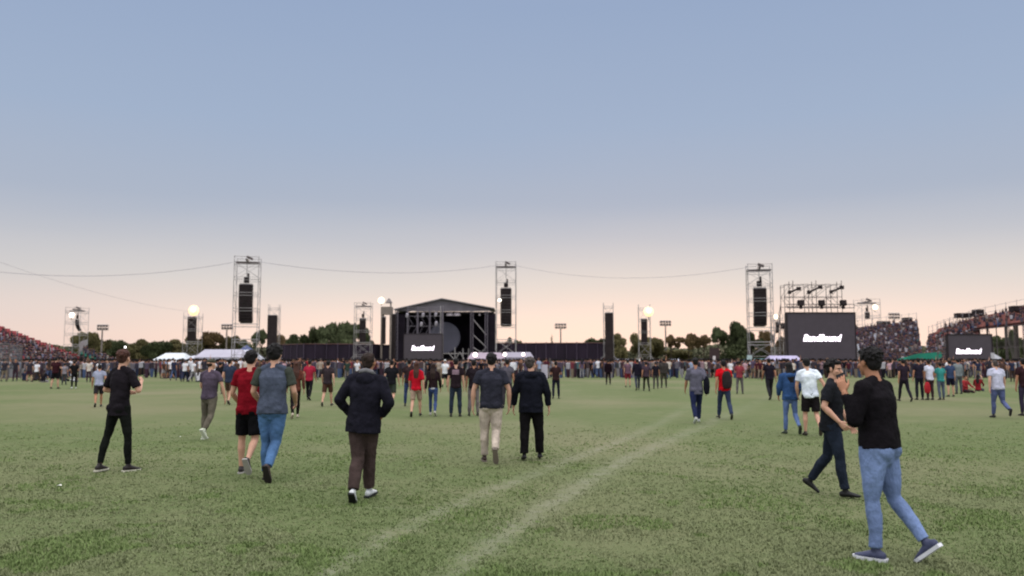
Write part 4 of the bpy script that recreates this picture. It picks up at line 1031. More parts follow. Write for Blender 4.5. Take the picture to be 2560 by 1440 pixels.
# grey square tower at the stage's left corner, arrays beside the stage
troot = empty('roof_tower', P(966, 890, 216) * 1, 0, 'beige covered scaffold tower at the left corner of the stage', 'scaffold tower'); troot.location.z = 0
k2 = 216 / 2000.
bg = mat('beige cover', (130, 118, 112), .8, var=.15, scale=.5)
for sx_ in (-1, 1):
    for yy in (-1, 1):
        m = MB(); m.bar((sx_ * 11 * k2, yy * 1.2, 0), (sx_ * 11 * k2, yy * 1.2, PZ(768, 216)), .28); m.build('leg', bg, troot)
m = MB(); m.box((0, 0, PZ(777, 216)), (27 * k2, 2.8, 19 * k2)); m.build('wrapped_top', bg, troot)
m = MB(); m.lathe((4.5 * k2, 0, PZ(758, 216)), [(9 * k2, 0), (8 * k2, .3), (3 * k2, 1.1), (.2, 1.3)], n=10); m.bar((1, 0, PZ(770, 216)), (1, 0, PZ(758, 216)), .2); m.build('cap', mat('grey cap', (120, 112, 112), .7), troot)
m = MB(); m.box((0, 0, PZ(882, 216)), (28 * k2, 2.5, 40 * k2)); m.build('base_cover', bk, troot)
array('dark loudspeaker array inside the beige tower at the stage corner', 959, 214, 9, 793, 860, n=12, bend=.2, motor=False)
array('tall dark loudspeaker array between the beige tower and the stage', 982, 216, 13, 786, 905, n=16, bend=.1, motor=False)
# ------------------------------------------------------------------ dark fence
FM = mat('fence cloth', (38, 28, 42), .95, var=.35, scale=.5, streak=(1, 1, .2))
for lb, pts in (('tall dark cloth-covered fence left of the stage', [(697, 862, 222), (760, 860, 214), (930, 860, 214), (952, 862, 218)]), ('tall dark cloth-covered fence right of the stage', [(1236, 858, 226), (1290, 858, 214), (1520, 857, 208), (1534, 860, 214)])):
    w0 = [P(a, b, c_) for a, b, c_ in pts]; org = w0[0].copy(); org.z = 0
    root = empty('perimeter_fence', org, 0, lb, 'fence')
    m = MB(); ps_ = MB(); tp = MB()
    for i in range(len(w0) - 1):
        a, b = w0[i] - org, w0[i + 1] - org; n = max(1, int((b - a).length / 2.6)); z = a.z
        for q in range(n):
            u0, u1 = a.lerp(b, q / n), a.lerp(b, (q + 1) / n)
            j0 = .12 * math.sin(q * 2.1)
            m.poly([(u0.x, u0.y, 0), (u1.x, u1.y, 0), (u1.x, u1.y + j0, u1.z), (u0.x, u0.y - j0, u0.z)], (0, .06, 0))
            ps_.bar((u0.x, u0.y - .15, 0), (u0.x, u0.y - .15, u0.z + (.3 if q % 4 else .1)), .07 if q % 3 else .11)
            if q % 3 == 0: ps_.bar((u0.x, u0.y - .15, 2.8), (u0.x, u0.y - 1.8, 0), .06)
        tp.bar((a.x, a.y - .1, a.z), (b.x, b.y - .1, b.z), .09)
    m.build('cloth_panel', FM, root); ps_.build('post', mat('fence post', (76, 64, 82), .7), root); tp.build('top_rail', mat('fence rail', (92, 62, 60), .7), root)
# ------------------------------------------------------------------ tents, stalls, banners
def tent(label, x0, x1, ytop, yeave, Y, col, name='marquee', hip=.5, depth=8., yb=908, walls=True, ridge=True):
    k = Y / 2000.; c = P((x0 + x1) / 2., 890, Y); w = (x1 - x0) * k; zt = PZ(ytop, Y); ze_ = PZ(yeave, Y)
    root = empty(name, (c.x, c.y, 0), 0, label, 'tent')
    hx = w / 2 - hip * (zt - ze_) * 2
    hx = max(hx, 0.02)
    m = MB(); A = [(-w / 2, 0, ze_), (w / 2, 0, ze_), (w / 2, depth, ze_), (-w / 2, depth, ze_)]; r0, r1 = (-hx, depth / 2, zt), (hx, depth / 2, zt)
    m.add([*A, r0, r1], [(0, 1, 5, 4), (1, 2, 5), (2, 3, 4, 5), (3, 0, 4)])
    m.build('canopy', mat('canvas ' + str(col), col, .7, var=.08, scale=.5), root)
    v = MB(); v.box((0, -.03, ze_ - .25), (w, .05, .5)); v.build('valance', mat('canvas ' + str(col), col, .7), root)
    if walls:
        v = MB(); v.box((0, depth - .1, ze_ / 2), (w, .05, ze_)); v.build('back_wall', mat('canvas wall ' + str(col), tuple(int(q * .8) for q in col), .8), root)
    for sx_ in (-1, -.33, .33, 1):
        for yy in (0.1, depth):
            p_ = MB(); p_.bar((sx_ * (w / 2 - .1), yy, 0), (sx_ * (w / 2 - .1), yy, ze_), .06); p_.build('pole', STEEL, root)
    return root
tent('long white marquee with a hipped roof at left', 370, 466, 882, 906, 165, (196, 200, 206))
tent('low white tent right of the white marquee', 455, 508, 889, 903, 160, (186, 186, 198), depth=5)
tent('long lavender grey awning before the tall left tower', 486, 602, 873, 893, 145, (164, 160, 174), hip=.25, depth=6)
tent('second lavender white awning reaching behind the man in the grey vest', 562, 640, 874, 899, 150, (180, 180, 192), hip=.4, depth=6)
tent('small blue peaked tent behind the lavender awning', 590, 626, 862, 880, 170, (58, 72, 120), hip=5, depth=4, name='peaked_tent')
tent('lit food stall with a lavender white canopy before the stage', 1168, 1262, 881, 897, 120, (150, 134, 148), hip=.3, depth=4, name='food_stall')
tent('right food stall with a white canopy beside the lit one', 1258, 1334, 880, 893, 122, (142, 136, 150), hip=.3, depth=4, name='food_stall')
tent('small pink and white kiosk under the lit stall lamp', 1176, 1208, 901, 909, 112, (186, 148, 156), hip=.3, depth=3, name='kiosk')
tent('lavender stall left of the large right screen', 1928, 2006, 889, 900, 100, (164, 156, 186), hip=.2, depth=3, name='market_stall')
tent('teal awning left of the lavender stall', 1868, 1932, 896, 905, 112, (66, 98, 100), hip=.4, depth=4, name='market_stall')
tent('grey low awning behind the red tee with backpack', 1810, 1862, 900, 908, 118, (92, 88, 90), hip=.3, depth=4, name='market_stall')
tent('white peaked tent right of the far right screen', 2486, 2536, 884, 914, 118, (150, 150, 158), hip=5, depth=5, name='peaked_tent')
tent('long grey flat tent roof at the right edge', 2512, 2620, 906, 914, 124, (92, 92, 98), hip=.4, depth=8)
tent('long low grey tent roof before the trees right of the stage', 1536, 1600, 897, 905, 185, (110, 108, 118), hip=.3, depth=5)
tent('pale small stall roof left of the man with the black bag', 1676, 1704, 897, 903, 170, (170, 172, 184), hip=.3, depth=4, name='market_stall')
tent('pale lilac stall roof behind the man with the black bag', 1745, 1775, 897, 904, 165, (150, 138, 158), hip=.3, depth=4, name='market_stall')
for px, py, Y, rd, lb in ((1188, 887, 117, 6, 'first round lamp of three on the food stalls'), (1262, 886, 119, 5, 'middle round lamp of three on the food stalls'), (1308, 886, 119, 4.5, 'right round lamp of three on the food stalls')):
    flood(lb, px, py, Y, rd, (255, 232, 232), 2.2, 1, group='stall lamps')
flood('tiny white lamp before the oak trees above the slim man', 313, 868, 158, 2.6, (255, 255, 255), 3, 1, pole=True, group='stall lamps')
def board(name, label, x0, x1, y0, y1, Y, col, cat='sign', em=0, posts=True, lean=0., stripe=None):
    k = Y / 2000.; c = P((x0 + x1) / 2., (y0 + y1) / 2., Y)
    root = empty(name, (c.x, c.y, 0), 0, label, cat)
    m = MB(); M = Matrix.Rotation(lean, 3, 'Y'); m.box((0, 0, c.z), ((x1 - x0) * k, .12, (y1 - y0) * k), M)
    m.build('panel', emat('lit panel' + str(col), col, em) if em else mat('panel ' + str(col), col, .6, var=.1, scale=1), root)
    if posts:
        p_ = MB()
        for sx_ in (-1, 1): p_.bar((sx_ * (x1 - x0) * k * .4, .1, 0), (sx_ * (x1 - x0) * k * .4, .1, c.z), .05)
        p_.build('post', STEEL, root)
    return root
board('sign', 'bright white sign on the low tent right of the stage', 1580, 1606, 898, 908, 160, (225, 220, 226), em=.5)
board('sign', 'white board standing behind the black jacket man', 1352, 1369, 912, 945, 66, (186, 180, 196))
board('feather_flag', 'narrow white flag before the umbrella pines', 1782, 1788, 890, 912, 90, (214, 204, 206), 'flag', lean=.1)
board('feather_flag', 'pink-orange leaning flag behind the man in grey shirt', 1766, 1773, 912, 934, 75, (206, 78, 84), 'flag', lean=-.2)
board('banner', 'narrow white upright banner beside the far right screen', 2478, 2486, 882, 915, 96, (178, 174, 182), 'banner')
board('banner', 'second narrow pink-white upright banner below the tall one', 2479, 2486, 908, 936, 80, (176, 144, 152), 'banner')
board('banner', 'thin white banner above the stand, left of two', 2186, 2191, 836, 852, 165, (190, 190, 204), 'banner', lean=-.3)
board('banner', 'thin white banner by the edge of the large right screen', 2144, 2148, 860, 878, 120, (190, 190, 204), 'banner', lean=-.15)
board('windbreak', 'low white windbreak by the far right screen', 2452, 2476, 932, 955, 78, (150, 148, 150), 'windbreak')
board('information_kiosk', 'tall dark shed beside the umbrella pines', 1774, 1798, 870, 906, 175, (58, 42, 44), 'shed', posts=False)
board('sign', 'small white and teal sign before the pines right of the red tee', 1868, 1880, 888, 902, 110, (170, 186, 190), 'sign')
# crowd barriers at left
def barrier(label, px0, px1, fy, h):
    a = G(px0, fy); b = G(px1, fy); org = a.copy(); root = empty('crowd_barrier', org, 0, label, 'barrier', 'grey barriers at left')
    f = MB(); b_ = b - a
    for zz in (.15, h): f.bar((0, 0, zz), b_ + V((0, 0, zz)), .035)
    for q in (0, 1): f.bar(b_ * q, b_ * q + V((0, 0, h)), .04)
    f.build('frame', DARKSTEEL, root)
    n = 14; g = MB()
    for i in range(1, n): g.bar(b_ * (i / n) + V((0, 0, .15)), b_ * (i / n) + V((0, 0, h)), .014)
    for i in range(1, 8): g.bar(V((0, 0, h * i / 8)), b_ + V((0, 0, h * i / 8)), .02)
    g.build('mesh_infill', mat('barrier mesh', (120, 122, 128), .6), root)
barrier('tall grey mesh barrier at the left edge', -30, 18, 950, 3.0)
barrier('tall grey mesh barrier right of the first one', 20, 52, 948, 2.9)
# ------------------------------------------------------------------ trees
LEAF = []
for nm_, c1 in (('olive', (98, 92, 64)), ('dark', (80, 86, 62)), ('brown', (110, 92, 68))):
    LEAF.append(mat('foliage ' + nm_, c1, .9, var=.5, scale=.5, spec=.05))
BARK = mat('bark', (62, 50, 44), .95, var=.3, scale=2)
def crown_mesh(seed, kind):
    """unit crown: x,y in -1..1, z in 0..1 (ground to top)"""
    rn = random.Random(seed); cl = []
    if kind == 'round':
        for i in range(16):
            a = rn.uniform(0, 2 * math.pi); rr = rn.uniform(.1, .72); z = rn.uniform(.28, .86)
            rr *= math.sqrt(max(.1, 1 - ((z - .5) / .55) ** 2)); cl.append((V((rr * math.cos(a), rr * math.sin(a), z)), rn.uniform(.22, .36), rn.uniform(.1, .17)))
    elif kind == 'pine':
        for i in range(11):
            a = rn.uniform(0, 2 * math.pi); rr = rn.uniform(.15, .78); z = rn.uniform(.62, .9) - rr * .1
            cl.append((V((rr * math.cos(a), rr * math.sin(a), z)), rn.uniform(.22, .34), rn.uniform(.06, .11)))
    elif kind == 'bush':
        for i in range(18):
            a = rn.uniform(0, 2 * math.pi); rr = rn.uniform(.1, .8); z = rn.uniform(.1, .84) * (1 - rr * .2)
            cl.append((V((rr * math.cos(a), rr * math.sin(a), z)), rn.uniform(.24, .36), rn.uniform(.12, .2)))
    else:  # cypress
        for i in range(14):
            z = .08 + .85 * i / 14.; cl.append((V((rn.uniform(-.3, .3), rn.uniform(-.3, .3), z)), .75 * (1.05 - z) + .12, .09))
    m = MB(); n = {'round': 5200, 'pine': 3200, 'bush': 6500, 'cypress': 1400}[kind]
    tot = sum(c[1] ** 2 * c[2] for c in cl)
    for c, ra, rz_ in cl:
        for q in range(int(n * ra * ra * rz_ / tot)):
            d = V((rn.gauss(0, 1), rn.gauss(0, 1), rn.gauss(0, 1))).normalized() * (rn.random() ** .38)
            p = c + V((d.x * ra, d.y * ra, d.z * rz_))
            if p.z < .02: continue
            s_ = rn.uniform(.035, .08)
            u = V((rn.gauss(0, 1), rn.gauss(0, 1), rn.gauss(0, 1))).normalized(); v = u.orthogonal().normalized()
            u = u * s_; v = v * s_ * rn.uniform(.4, .9)
            u.z *= .8; v.z *= .8
            m.add([p - u - v * .4, p - u * .1 - v, p + u + v * .3, p + u * .2 + v], [(0, 1, 2, 3)])
    mz = sorted(v[2] for v in m.v)[int(len(m.v) * .995)]; mxr = sorted(abs(v[0]) for v in m.v)[int(len(m.v) * .99)]
    m.v = [(v[0] / mxr, v[1] / mxr, v[2] / mz) for v in m.v]
    tk = MB(); tz = .5 if kind != 'pine' else .68
    tk.bar((0, 0, 0), (rn.uniform(-.05, .05), 0, tz), .05, 8, .03)
    for c, ra, rz_ in cl[:9]: tk.bar((0, 0, tz * rn.uniform(.55, 1)), c, .022, 5, .008)
    me = bpy.data.meshes.new('crown'); me.from_pydata(m.v, [], m.f)
    me.materials.append(LEAF[0])
    return me, tk.mesh('trunk', BARK)
CROWNS = {kd: [crown_mesh(sd, kd) for sd in seeds] for kd, seeds in (('round', (1, 2, 3)), ('pine', (4, 5)), ('bush', (6, 7)), ('cypress', (8,)))}
def tree(label, px, top, halfw, Y, kind, group='trees beyond the field', var=0, leaf=0, rz=None, cat='tree'):
    c = P(px, 890, Y); h = PZ(top, Y); w = halfw * Y / 2000.
    cm, tm = CROWNS[kind][var % len(CROWNS[kind])]
    nm = {'round': 'oak_tree', 'pine': 'umbrella_pine', 'bush': 'leafy_tree', 'cypress': 'cypress_tree'}[kind]
    root = empty(nm, (c.x, c.y, 0), rz if rz is not None else random.uniform(0, 6), label, cat, group)
    a = link('crown', cm, root); a.scale = (w, w, h); a.material_slots[0].link = 'OBJECT'; a.material_slots[0].material = LEAF[leaf]
    b = link('trunk', tm, root); b.scale = (w, w, h)
TREES = [
 ('big round oak behind the small tower at far left', 215, 833, 34, 255, 'round', 0, 0), ('oak overlapping the big round oak on its right', 248, 836, 24, 262, 'round', 1, 0), ('low tree left of the big round oak', 186, 868, 20, 270, 'bush', 0, 1),
 ('low broad tree between the oak and the white marquee', 290, 852, 26, 275, 'bush', 1, 1), ('broad tree above the slim man in black', 340, 850, 34, 275, 'bush', 0, 0), ('dark tree left of the orange-white floodlight', 390, 856, 34, 270, 'bush', 1, 1),
 ('broad dark tree behind the white marquee', 435, 850, 32, 280, 'bush', 0, 0), ('tree rising right of the orange-white floodlight', 492, 842, 30, 272, 'round', 2, 0), ('rounded tree at the top of the left ridge', 528, 832, 34, 275, 'round', 0, 2),
 ('tree left of the tall left tower', 570, 842, 30, 280, 'bush', 1, 0), ('low tree seen through the tall left tower', 612, 852, 26, 285, 'bush', 0, 1), ('small umbrella-shaped tree right of the tall left tower', 655, 826, 22, 270, 'pine', 0, 1),
 ('tree behind the tall dark column at left', 700, 838, 24, 270, 'bush', 1, 2), ('dark green tree rising right of the column', 742, 838, 28, 262, 'bush', 0, 1), ('tall leafy tree in the middle of the group left of the stage', 775, 822, 28, 258, 'round', 1, 1),
 ('tallest leafy tree of the group left of the stage', 812, 812, 30, 256, 'round', 2, 1), ('broad leafy tree right of the tallest one', 850, 808, 34, 260, 'bush', 1, 1), ('leafy tree behind the light grey tower', 890, 812, 30, 258, 'round', 0, 1),
 ('small tree at the end of the group before the beige tower', 918, 838, 20, 258, 'bush', 0, 1),
 ('small round treetop over the fence right of the stage', 1274, 845, 14, 268, 'bush', 0, 1), ('low treetop right of that small round one', 1300, 852, 16, 270, 'bush', 1, 1), ('slender pointed cypress over the dark fence', 1381, 842, 7, 262, 'cypress', 0, 1),
 ('broad low treetop over the right end of the fence', 1480, 848, 34, 270, 'bush', 1, 1), ('tree right of the tall dark column', 1545, 836, 26, 255, 'bush', 0, 0), ('round tree behind the warm glaring floodlight', 1602, 836, 30, 258, 'round', 1, 0),
 ('round tree right of the warm glaring floodlight', 1642, 846, 28, 262, 'bush', 1, 0), ('open umbrella pine below the unlit mast', 1678, 838, 22, 250, 'pine', 1, 2), ('broad umbrella pine with sky showing under it', 1722, 836, 32, 246, 'pine', 0, 2),
 ('smaller umbrella pine left of the tall pine group', 1760, 838, 20, 252, 'pine', 1, 2), ('tall umbrella pine with a lopsided crown', 1795, 820, 26, 240, 'pine', 0, 1), ('tall dense tree at the right of the pine group', 1850, 808, 30, 238, 'round', 2, 1),
 ('broad tree left of the right tower', 1880, 832, 30, 246, 'bush', 0, 1), ('tree seen through the right tower', 1916, 830, 24, 250, 'round', 0, 2), ('tree between right tower and large right screen', 1956, 842, 22, 250, 'bush', 1, 2),
 ('low broad tree at the foot of the pine group', 1830, 862, 40, 232, 'bush', 0, 1), ('low tree under the open umbrella pine', 1700, 876, 40, 262, 'bush', 1, 0),
 ('dark tree right of the far right screen', 2498, 842, 30, 210, 'bush', 0, 1), ('pointed dark tree before the open scaffold', 2530, 828, 20, 205, 'round', 1, 1), ('dark tree at the right edge of the photo', 2566, 846, 26, 208, 'bush', 1, 1), ('dark tree behind the far right screen', 2450, 846, 26, 215, 'bush', 0, 1),
]
for t_ in TREES: tree(t_[0], t_[1], t_[2], t_[3], t_[4], t_[5], var=t_[6], leaf=t_[7])
# far-off woodland that closes the view below the single trees
rn = random.Random(3); m = MB()
for i in range(34000):
    px = rn.uniform(-60, 2640); Y = rn.uniform(285, 300); zt = PZ((862 if px < 700 else 870) + 5 * math.sin(px * .013) + 4 * math.sin(px * .041), Y)
    p = V((PX(px, Y), Y, zt * rn.random() ** .8)); s_ = rn.uniform(.35, .8)
    u = V((rn.gauss(0, 1), rn.gauss(0, 1), rn.gauss(0, 1))).normalized(); v = u.orthogonal().normalized() * s_; u = u * s_
    m.add([p - u, p - v, p + u, p + v], [(0, 1, 2, 3)])
tag(m.build('woodland', mat('foliage far', (86, 86, 68), .9, var=.3, scale=.1, spec=.05), None), 'low dark far-off woodland closing the horizon', 'woodland', kind='stuff')  # lightened grey-green, with distance haze put into the foliage colour
# ------------------------------------------------------------------ crowd mass
me = bpy.data.meshes.new('crowd'); me.from_pydata(CV, [], CF)
ca = me.color_attributes.new('Col', 'FLOAT_COLOR', 'CORNER')
buf = []
for p, c in zip(me.polygons, CC): buf += list(c) + [1.] * 1 if False else (list(c) + [1.]) * p.loop_total
ca.data.foreach_set('color', buf)
me.materials.append(attrmat('crowd clothes', 'Col'))
tag(link('crowd', me), 'packed mass of tiny spectators on the grandstands and far across the field', 'crowd', kind='stuff')
# ------------------------------------------------------------------ ground
def track_lines():
    A = [(760, 1480), (840, 1420), (960, 1345), (1080, 1288), (1240, 1222), (1400, 1158), (1500, 1122), (1590, 1085), (1650, 1058), (1700, 1030), (1745, 1000)]
    B = [(1080, 1480), (1150, 1415), (1250, 1345), (1330, 1290), (1450, 1215), (1560, 1150), (1680, 1098), (1780, 1055), (1870, 1015), (1930, 990)]
    Cc = [(900, 1268), (1010, 1272), (1110, 1262), (1240, 1222)]
    return [([G(*p) for p in L_], w_, s_) for L_, w_, s_ in ((A, .10, .72), (B, .12, .82), (Cc, .06, .35))]
TRK = track_lines()
def trackval(x, y):
    best = 0.
    for pts, w_, s_ in TRK:
        ww = w_ * (1 + y * .03)
        for i in range(len(pts) - 1):
            a, b = pts[i], pts[i + 1]
            dx, dy = b.x - a.x, b.y - a.y; L2 = dx * dx + dy * dy
            t = max(0, min(1, ((x - a.x) * dx + (y - a.y) * dy) / L2))
            d = math.hypot(x - a.x - dx * t, y - a.y - dy * t)
            if d < ww * 3: best = max(best, s_ * math.exp(-(d / ww) ** 2) * (1 - .75 * min(1, max(0, (y - 10) / 22.))))
    return best
def grass_material():
    m = bpy.data.materials.new('grass'); m.use_nodes = True
    N = m.node_tree.nodes; L = m.node_tree.links; b = N['Principled BSDF']
    b.inputs['Roughness'].default_value = .95; b.inputs['Specular IOR Level'].default_value = .08
    tc = N.new('ShaderNodeTexCoord')
    def noise_(scale, det, out='Fac', sc=(1, 1, 1), rough=.55):
        mp = N.new('ShaderNodeMapping'); mp.inputs['Scale'].default_value = sc; L.new(tc.outputs['Object'], mp.inputs['Vector'])
        n = N.new('ShaderNodeTexNoise'); n.inputs['Scale'].default_value = scale; n.inputs['Detail'].default_value = det; n.inputs['Roughness'].default_value = rough
        L.new(mp.outputs['Vector'], n.inputs['Vector']); return n.outputs[out]
    def mix(f, a, c, fv=None):
        x = N.new('ShaderNodeMix'); x.data_type = 'RGBA'
        if f is not None: L.new(f, x.inputs['Factor'])
        else: x.inputs['Factor'].default_value = fv
        for s_, v in (('A', a), ('B', c)):
            if isinstance(v, tuple): x.inputs[s_].default_value = lin(*v) + (1,)
            else: L.new(v, x.inputs[s_])
        return x.outputs['Result']
    def rng(f, a, c):
        r = N.new('ShaderNodeMapRange'); r.inputs['From Min'].default_value = a; r.inputs['From Max'].default_value = c; L.new(f, r.inputs['Value']); return r.outputs['Result']
    c1 = mix(rng(noise_(.35, 5, sc=(.6, 1.3, 1)), .38, .62), (99, 106, 70), (112, 112, 84))
    c2 = mix(rng(noise_(2.6, 6, sc=(.8, 1.2, 1), rough=.65), .36, .66), (86, 97, 60), c1)
    c3 = mix(rng(noise_(28, 4), .3, .6), (90, 103, 68), c2)
    c4 = mix(rng(noise_(.09, 4), .45, .7), c3, (116, 113, 88))
    a = N.new('ShaderNodeVertexColor'); a.layer_name = 'track'
    sp = N.new('ShaderNodeSeparateColor'); L.new(a.outputs['Color'], sp.inputs['Color'])
    tn = N.new('ShaderNodeMath'); tn.operation = 'MULTIPLY'; L.new(sp.outputs['Red'], tn.inputs[0]); L.new(rng(noise_(3.5, 4), .25, .6), tn.inputs[1])
    t2 = N.new('ShaderNodeMath'); t2.operation = 'MULTIPLY'; t2.inputs[1].default_value = .38; L.new(tn.outputs[0], t2.inputs[0])
    c5 = mix(t2.outputs[0], c4, (156, 150, 142))
    L.new(c5, b.inputs['Base Color'])
    bp = N.new('ShaderNodeBump'); bp.inputs['Strength'].default_value = .6; bp.inputs['Distance'].default_value = .05
    L.new(noise_(14, 6, rough=.7), bp.inputs['Height']); L.new(bp.outputs['Normal'], b.inputs['Normal'])
    return m
GM = grass_material()
xs = [-3000, -600, -150, -60, -30, -18] + [-14 + .2 * i for i in range(146)] + [20, 32, 60, 150, 600, 3000]
ys = [-400, -40, 0, 3] + [5 + .16 * i for i in range(130)] + [26 + 1.2 * i for i in range(50)] + [95, 120, 200, 400, 900, 3500]
vs = [(x, y, 0.) for y in ys for x in xs]; nx = len(xs)
fs = [(j * nx + i, j * nx + i + 1, (j + 1) * nx + i + 1, (j + 1) * nx + i) for j in range(len(ys) - 1) for i in range(nx - 1)]
me = bpy.data.meshes.new('ground'); me.from_pydata(vs, [], fs)
ca = me.color_attributes.new('track', 'FLOAT_COLOR', 'POINT')
buf = []
for (x, y, z) in vs:
    t = trackval(x, y) if 4 < y < 100 and -15 < x < 35 else 0.
    buf += [t, t, t, 1.]
ca.data.foreach_set('color', buf); me.materials.append(GM)
tag(link('ground', me), kind='structure')
# grass blades near the standpoint
rn = random.Random(21); gv = []; gf = []; gc = []
for i in range(170000):
    Y = 5.6 + 16 * rn.random() ** 1.8; x = rn.uniform(-.72, .72) * Y
    dn = noise.noise(V((x * .9, Y * .9, 0))) + .6 * noise.noise(V((x * 3.1, Y * 3.1, 4)))
    tv = trackval(x, Y)
    if rn.random() < (Y - 9) / 13.: continue
    if rn.random() < tv * .8 or rn.random() > .85 + .5 * dn: continue
    hgt_ = rn.uniform(.010, .026) * (1 + .6 * dn) * (1 - .5 * tv); w_ = rn.uniform(.003, .006) * (1 + Y * .03)
    dryv = noise.noise(V((x * .35, Y * .35, 9)))
    base_ = (.155, .195, .085) if dryv < 0 else (.18, .2, .105)
    if dn > .3: base_ = (.14, .19, .07)
    f_ = rn.uniform(.85, 1.25); cc = tuple(v * f_ for v in base_)
    for b_ in range(3):
        a = rn.uniform(0, 6.28); ln = rn.uniform(.2, .9) * hgt_; n0 = len(gv)
        px_, py_ = x + rn.uniform(-.02, .02), Y + rn.uniform(-.02, .02); ca_, sa_ = math.cos(a), math.sin(a)
        gv += [(px_ - sa_ * w_, py_ + ca_ * w_, 0), (px_ + sa_ * w_, py_ - ca_ * w_, 0), (px_ + ca_ * ln, py_ + sa_ * ln, hgt_ * rn.uniform(.7, 1.1))]
        gf.append((n0, n0 + 1, n0 + 2)); gc += (list(cc) + [1.]) * 3
me = bpy.data.meshes.new('grass'); me.from_pydata(gv, [], gf)
ca = me.color_attributes.new('Col', 'FLOAT_COLOR', 'CORNER'); ca.data.foreach_set('color', gc)
me.materials.append(attrmat('grass blades', 'Col'))
tag(link('grass', me), 'short patchy grass blades in the foreground', 'grass', kind='stuff')
for px, py, lb, sc_ in ((148, 1217, 'small white scrap of paper lying on the grass at left', .035), (450, 1094, 'tiny pale scrap on the grass left of the cargo trousers', .02)):
    g = G(px, py); m = MB(); m.add([(-sc_, 0, .012), (0, -sc_ * .6, .02), (sc_, 0, .014), (sc_ * .3, sc_ * .8, .035), (0, 0, .03)], [(0, 1, 4), (1, 2, 4), (2, 3, 4), (3, 0, 4)])
    tag(m.build('paper_scrap', mat('paper', (205, 205, 195), .8), None, g), lb, 'litter')
# ------------------------------------------------------------------ sky and light
w = bpy.data.worlds.new('World'); sc.world = w; w.use_nodes = True
N = w.node_tree.nodes; L = w.node_tree.links
bgn = N['Background']
sky = N.new('ShaderNodeTexSky'); sky.sky_type = 'NISHITA'; sky.sun_disc = False
SUN_EL, SUN_AZ = 1.5, 8.   # just above the horizon, a little right of the stage
sky.sun_elevation = R(SUN_EL); sky.sun_rotation = R(SUN_AZ); sky.dust_density = 2.0; sky.air_density = 1.0
tc = N.new('ShaderNodeTexCoord'); sx = N.new('ShaderNodeSeparateXYZ'); L.new(tc.outputs['Generated'], sx.inputs[0])
def ramp(stops):
    r = N.new('ShaderNodeValToRGB'); e = r.color_ramp; e.interpolation = 'LINEAR'
    while len(e.elements) < len(stops): e.elements.new(.5)
    for el, (p, c) in zip(e.elements, stops): el.position = p; el.color = lin(*c) + (1,)
    return r
mr = N.new('ShaderNodeMapRange'); mr.inputs['From Min'].default_value = -.02; mr.inputs['From Max'].default_value = .98; hz = N.new('ShaderNodeTexNoise'); hz.inputs['Scale'].default_value = 1.6; hz.inputs['Detail'].default_value = 3
hm = N.new('ShaderNodeMapping'); hm.inputs['Scale'].default_value = (1, 1, 7); L.new(tc.outputs['Generated'], hm.inputs['Vector']); L.new(hm.outputs['Vector'], hz.inputs['Vector'])
hs = N.new('ShaderNodeMath'); hs.operation = 'MULTIPLY_ADD'; L.new(hz.outputs['Fac'], hs.inputs[0]); hs.inputs[1].default_value = .035; hs.inputs[2].default_value = -.0175
ha = N.new('ShaderNodeMath'); ha.operation = 'ADD'; L.new(sx.outputs['Z'], ha.inputs[0]); L.new(hs.outputs[0], ha.inputs[1]); L.new(ha.outputs[0], mr.inputs['Value'])
def zz(v): return (v + .02)
front = ramp([(0, (226, 204, 194)), (zz(.0), (246, 218, 206)), (zz(.03), (244, 221, 210)), (zz(.06), (236, 220, 213)), (zz(.1), (217, 213, 212)), (zz(.145), (196, 199, 208)), (zz(.19), (178, 188, 206)), (zz(.28), (166, 183, 209)), (zz(.42), (155, 174, 205)), (zz(.6), (168, 183, 210)), (1, (180, 195, 222))])
L.new(mr.outputs['Result'], front.inputs['Fac'])
# warm glow around the sunset azimuth, cooler to the left
mp = N.new('ShaderNodeVectorMath'); mp.operation = 'DOT_PRODUCT'; L.new(tc.outputs['Generated'], mp.inputs[0])
az = R(9); mp.inputs[1].default_value = (math.sin(az), math.cos(az), 0)
gl = N.new('ShaderNodeMapRange'); gl.inputs['From Min'].default_value = .72; gl.inputs['From Max'].default_value = 1.0; gl.interpolation_type = 'SMOOTHSTEP'; L.new(mp.outputs['Value'], gl.inputs['Value'])
lo = N.new('ShaderNodeMapRange'); lo.inputs['From Min'].default_value = .2; lo.inputs['From Max'].default_value = 0.; L.new(sx.outputs['Z'], lo.inputs['Value'])
gm = N.new('ShaderNodeMath'); gm.operation = 'MULTIPLY'; L.new(gl.outputs['Result'], gm.inputs[0]); L.new(lo.outputs['Result'], gm.inputs[1])
mx = N.new('ShaderNodeMix'); mx.data_type = 'RGBA'; L.new(gm.outputs[0], mx.inputs['Factor'])
dim = N.new('ShaderNodeMix'); dim.data_type = 'RGBA'; dim.blend_type = 'MULTIPLY'; dim.inputs['Factor'].default_value = 1.
L.new(front.outputs['Color'], dim.inputs['A']); dim.inputs['B'].default_value = (.965, .965, .965, 1)
L.new(dim.outputs['Result'], mx.inputs['A'])
wm = N.new('ShaderNodeMix'); wm.data_type = 'RGBA'; wm.blend_type = 'MULTIPLY'; wm.inputs['Factor'].default_value = 1.
L.new(front.outputs['Color'], wm.inputs['A']); wm.inputs['B'].default_value = (1.28, 1.18, 1.07, 1); L.new(wm.outputs['Result'], mx.inputs['B'])
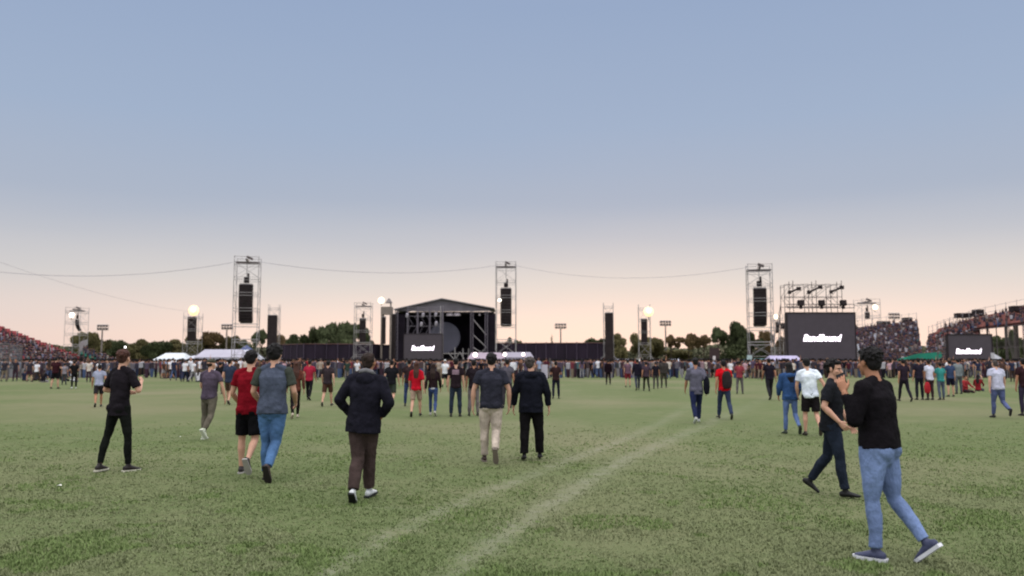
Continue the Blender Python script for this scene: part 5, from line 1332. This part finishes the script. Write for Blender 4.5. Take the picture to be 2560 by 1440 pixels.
# unseen sky behind the standpoint made a brighter, paler blue as fill light
bk_ = N.new('ShaderNodeMapRange'); bk_.inputs['From Min'].default_value = .45; bk_.inputs['From Max'].default_value = -.4; bk_.inputs['To Min'].default_value = 0.; bk_.inputs['To Max'].default_value = 1.; L.new(sx.outputs['Y'], bk_.inputs['Value'])
mb_ = N.new('ShaderNodeMix'); mb_.data_type = 'RGBA'; L.new(bk_.outputs['Result'], mb_.inputs['Factor']); L.new(mx.outputs['Result'], mb_.inputs['A']); mb_.inputs['B'].default_value = (.95, .99, 1.06, 1)
sm = N.new('ShaderNodeMix'); sm.data_type = 'RGBA'; sm.blend_type = 'MULTIPLY'; sm.inputs['Factor'].default_value = 1.; L.new(sky.outputs['Color'], sm.inputs['A']); sm.inputs['B'].default_value = (.1, .1, .1, 1)
ad = N.new('ShaderNodeMix'); ad.data_type = 'RGBA'; ad.inputs['Factor'].default_value = .03; zn = N.new('ShaderNodeMapRange'); zn.inputs['From Min'].default_value = .5; zn.inputs['From Max'].default_value = .95; L.new(sx.outputs['Z'], zn.inputs['Value'])
zm = N.new('ShaderNodeMix'); zm.data_type = 'RGBA'; L.new(zn.outputs['Result'], zm.inputs['Factor']); L.new(mb_.outputs['Result'], zm.inputs['A']); zm.inputs['B'].default_value = (3.3, 3.25, 3.2, 1)  # overhead sky raised far above dusk level, added to light the grass
L.new(zm.outputs['Result'], ad.inputs['A']); L.new(sm.outputs['Result'], ad.inputs['B'])
L.new(ad.outputs['Result'], bgn.inputs['Color']); bgn.inputs['Strength'].default_value = 1.0
sd_ = bpy.data.lights.new('sun', 'SUN'); sd_.energy = .6; sd_.angle = R(12); sd_.color = (1, .86, .74)
so = bpy.data.objects.new('sun', sd_); C.objects.link(so)
so.rotation_euler = (R(90 - 4), 0, R(180 - SUN_AZ))
sc.view_settings.view_transform = 'Standard'; sc.view_settings.look = 'None'; sc.view_settings.exposure = 0; sc.view_settings.gamma = 1
sc.cycles.filter_width = 2.0
sc.cycles.max_bounces = 5; sc.cycles.diffuse_bounces = 2; sc.cycles.glossy_bounces = 2; sc.cycles.transparent_max_bounces = 4
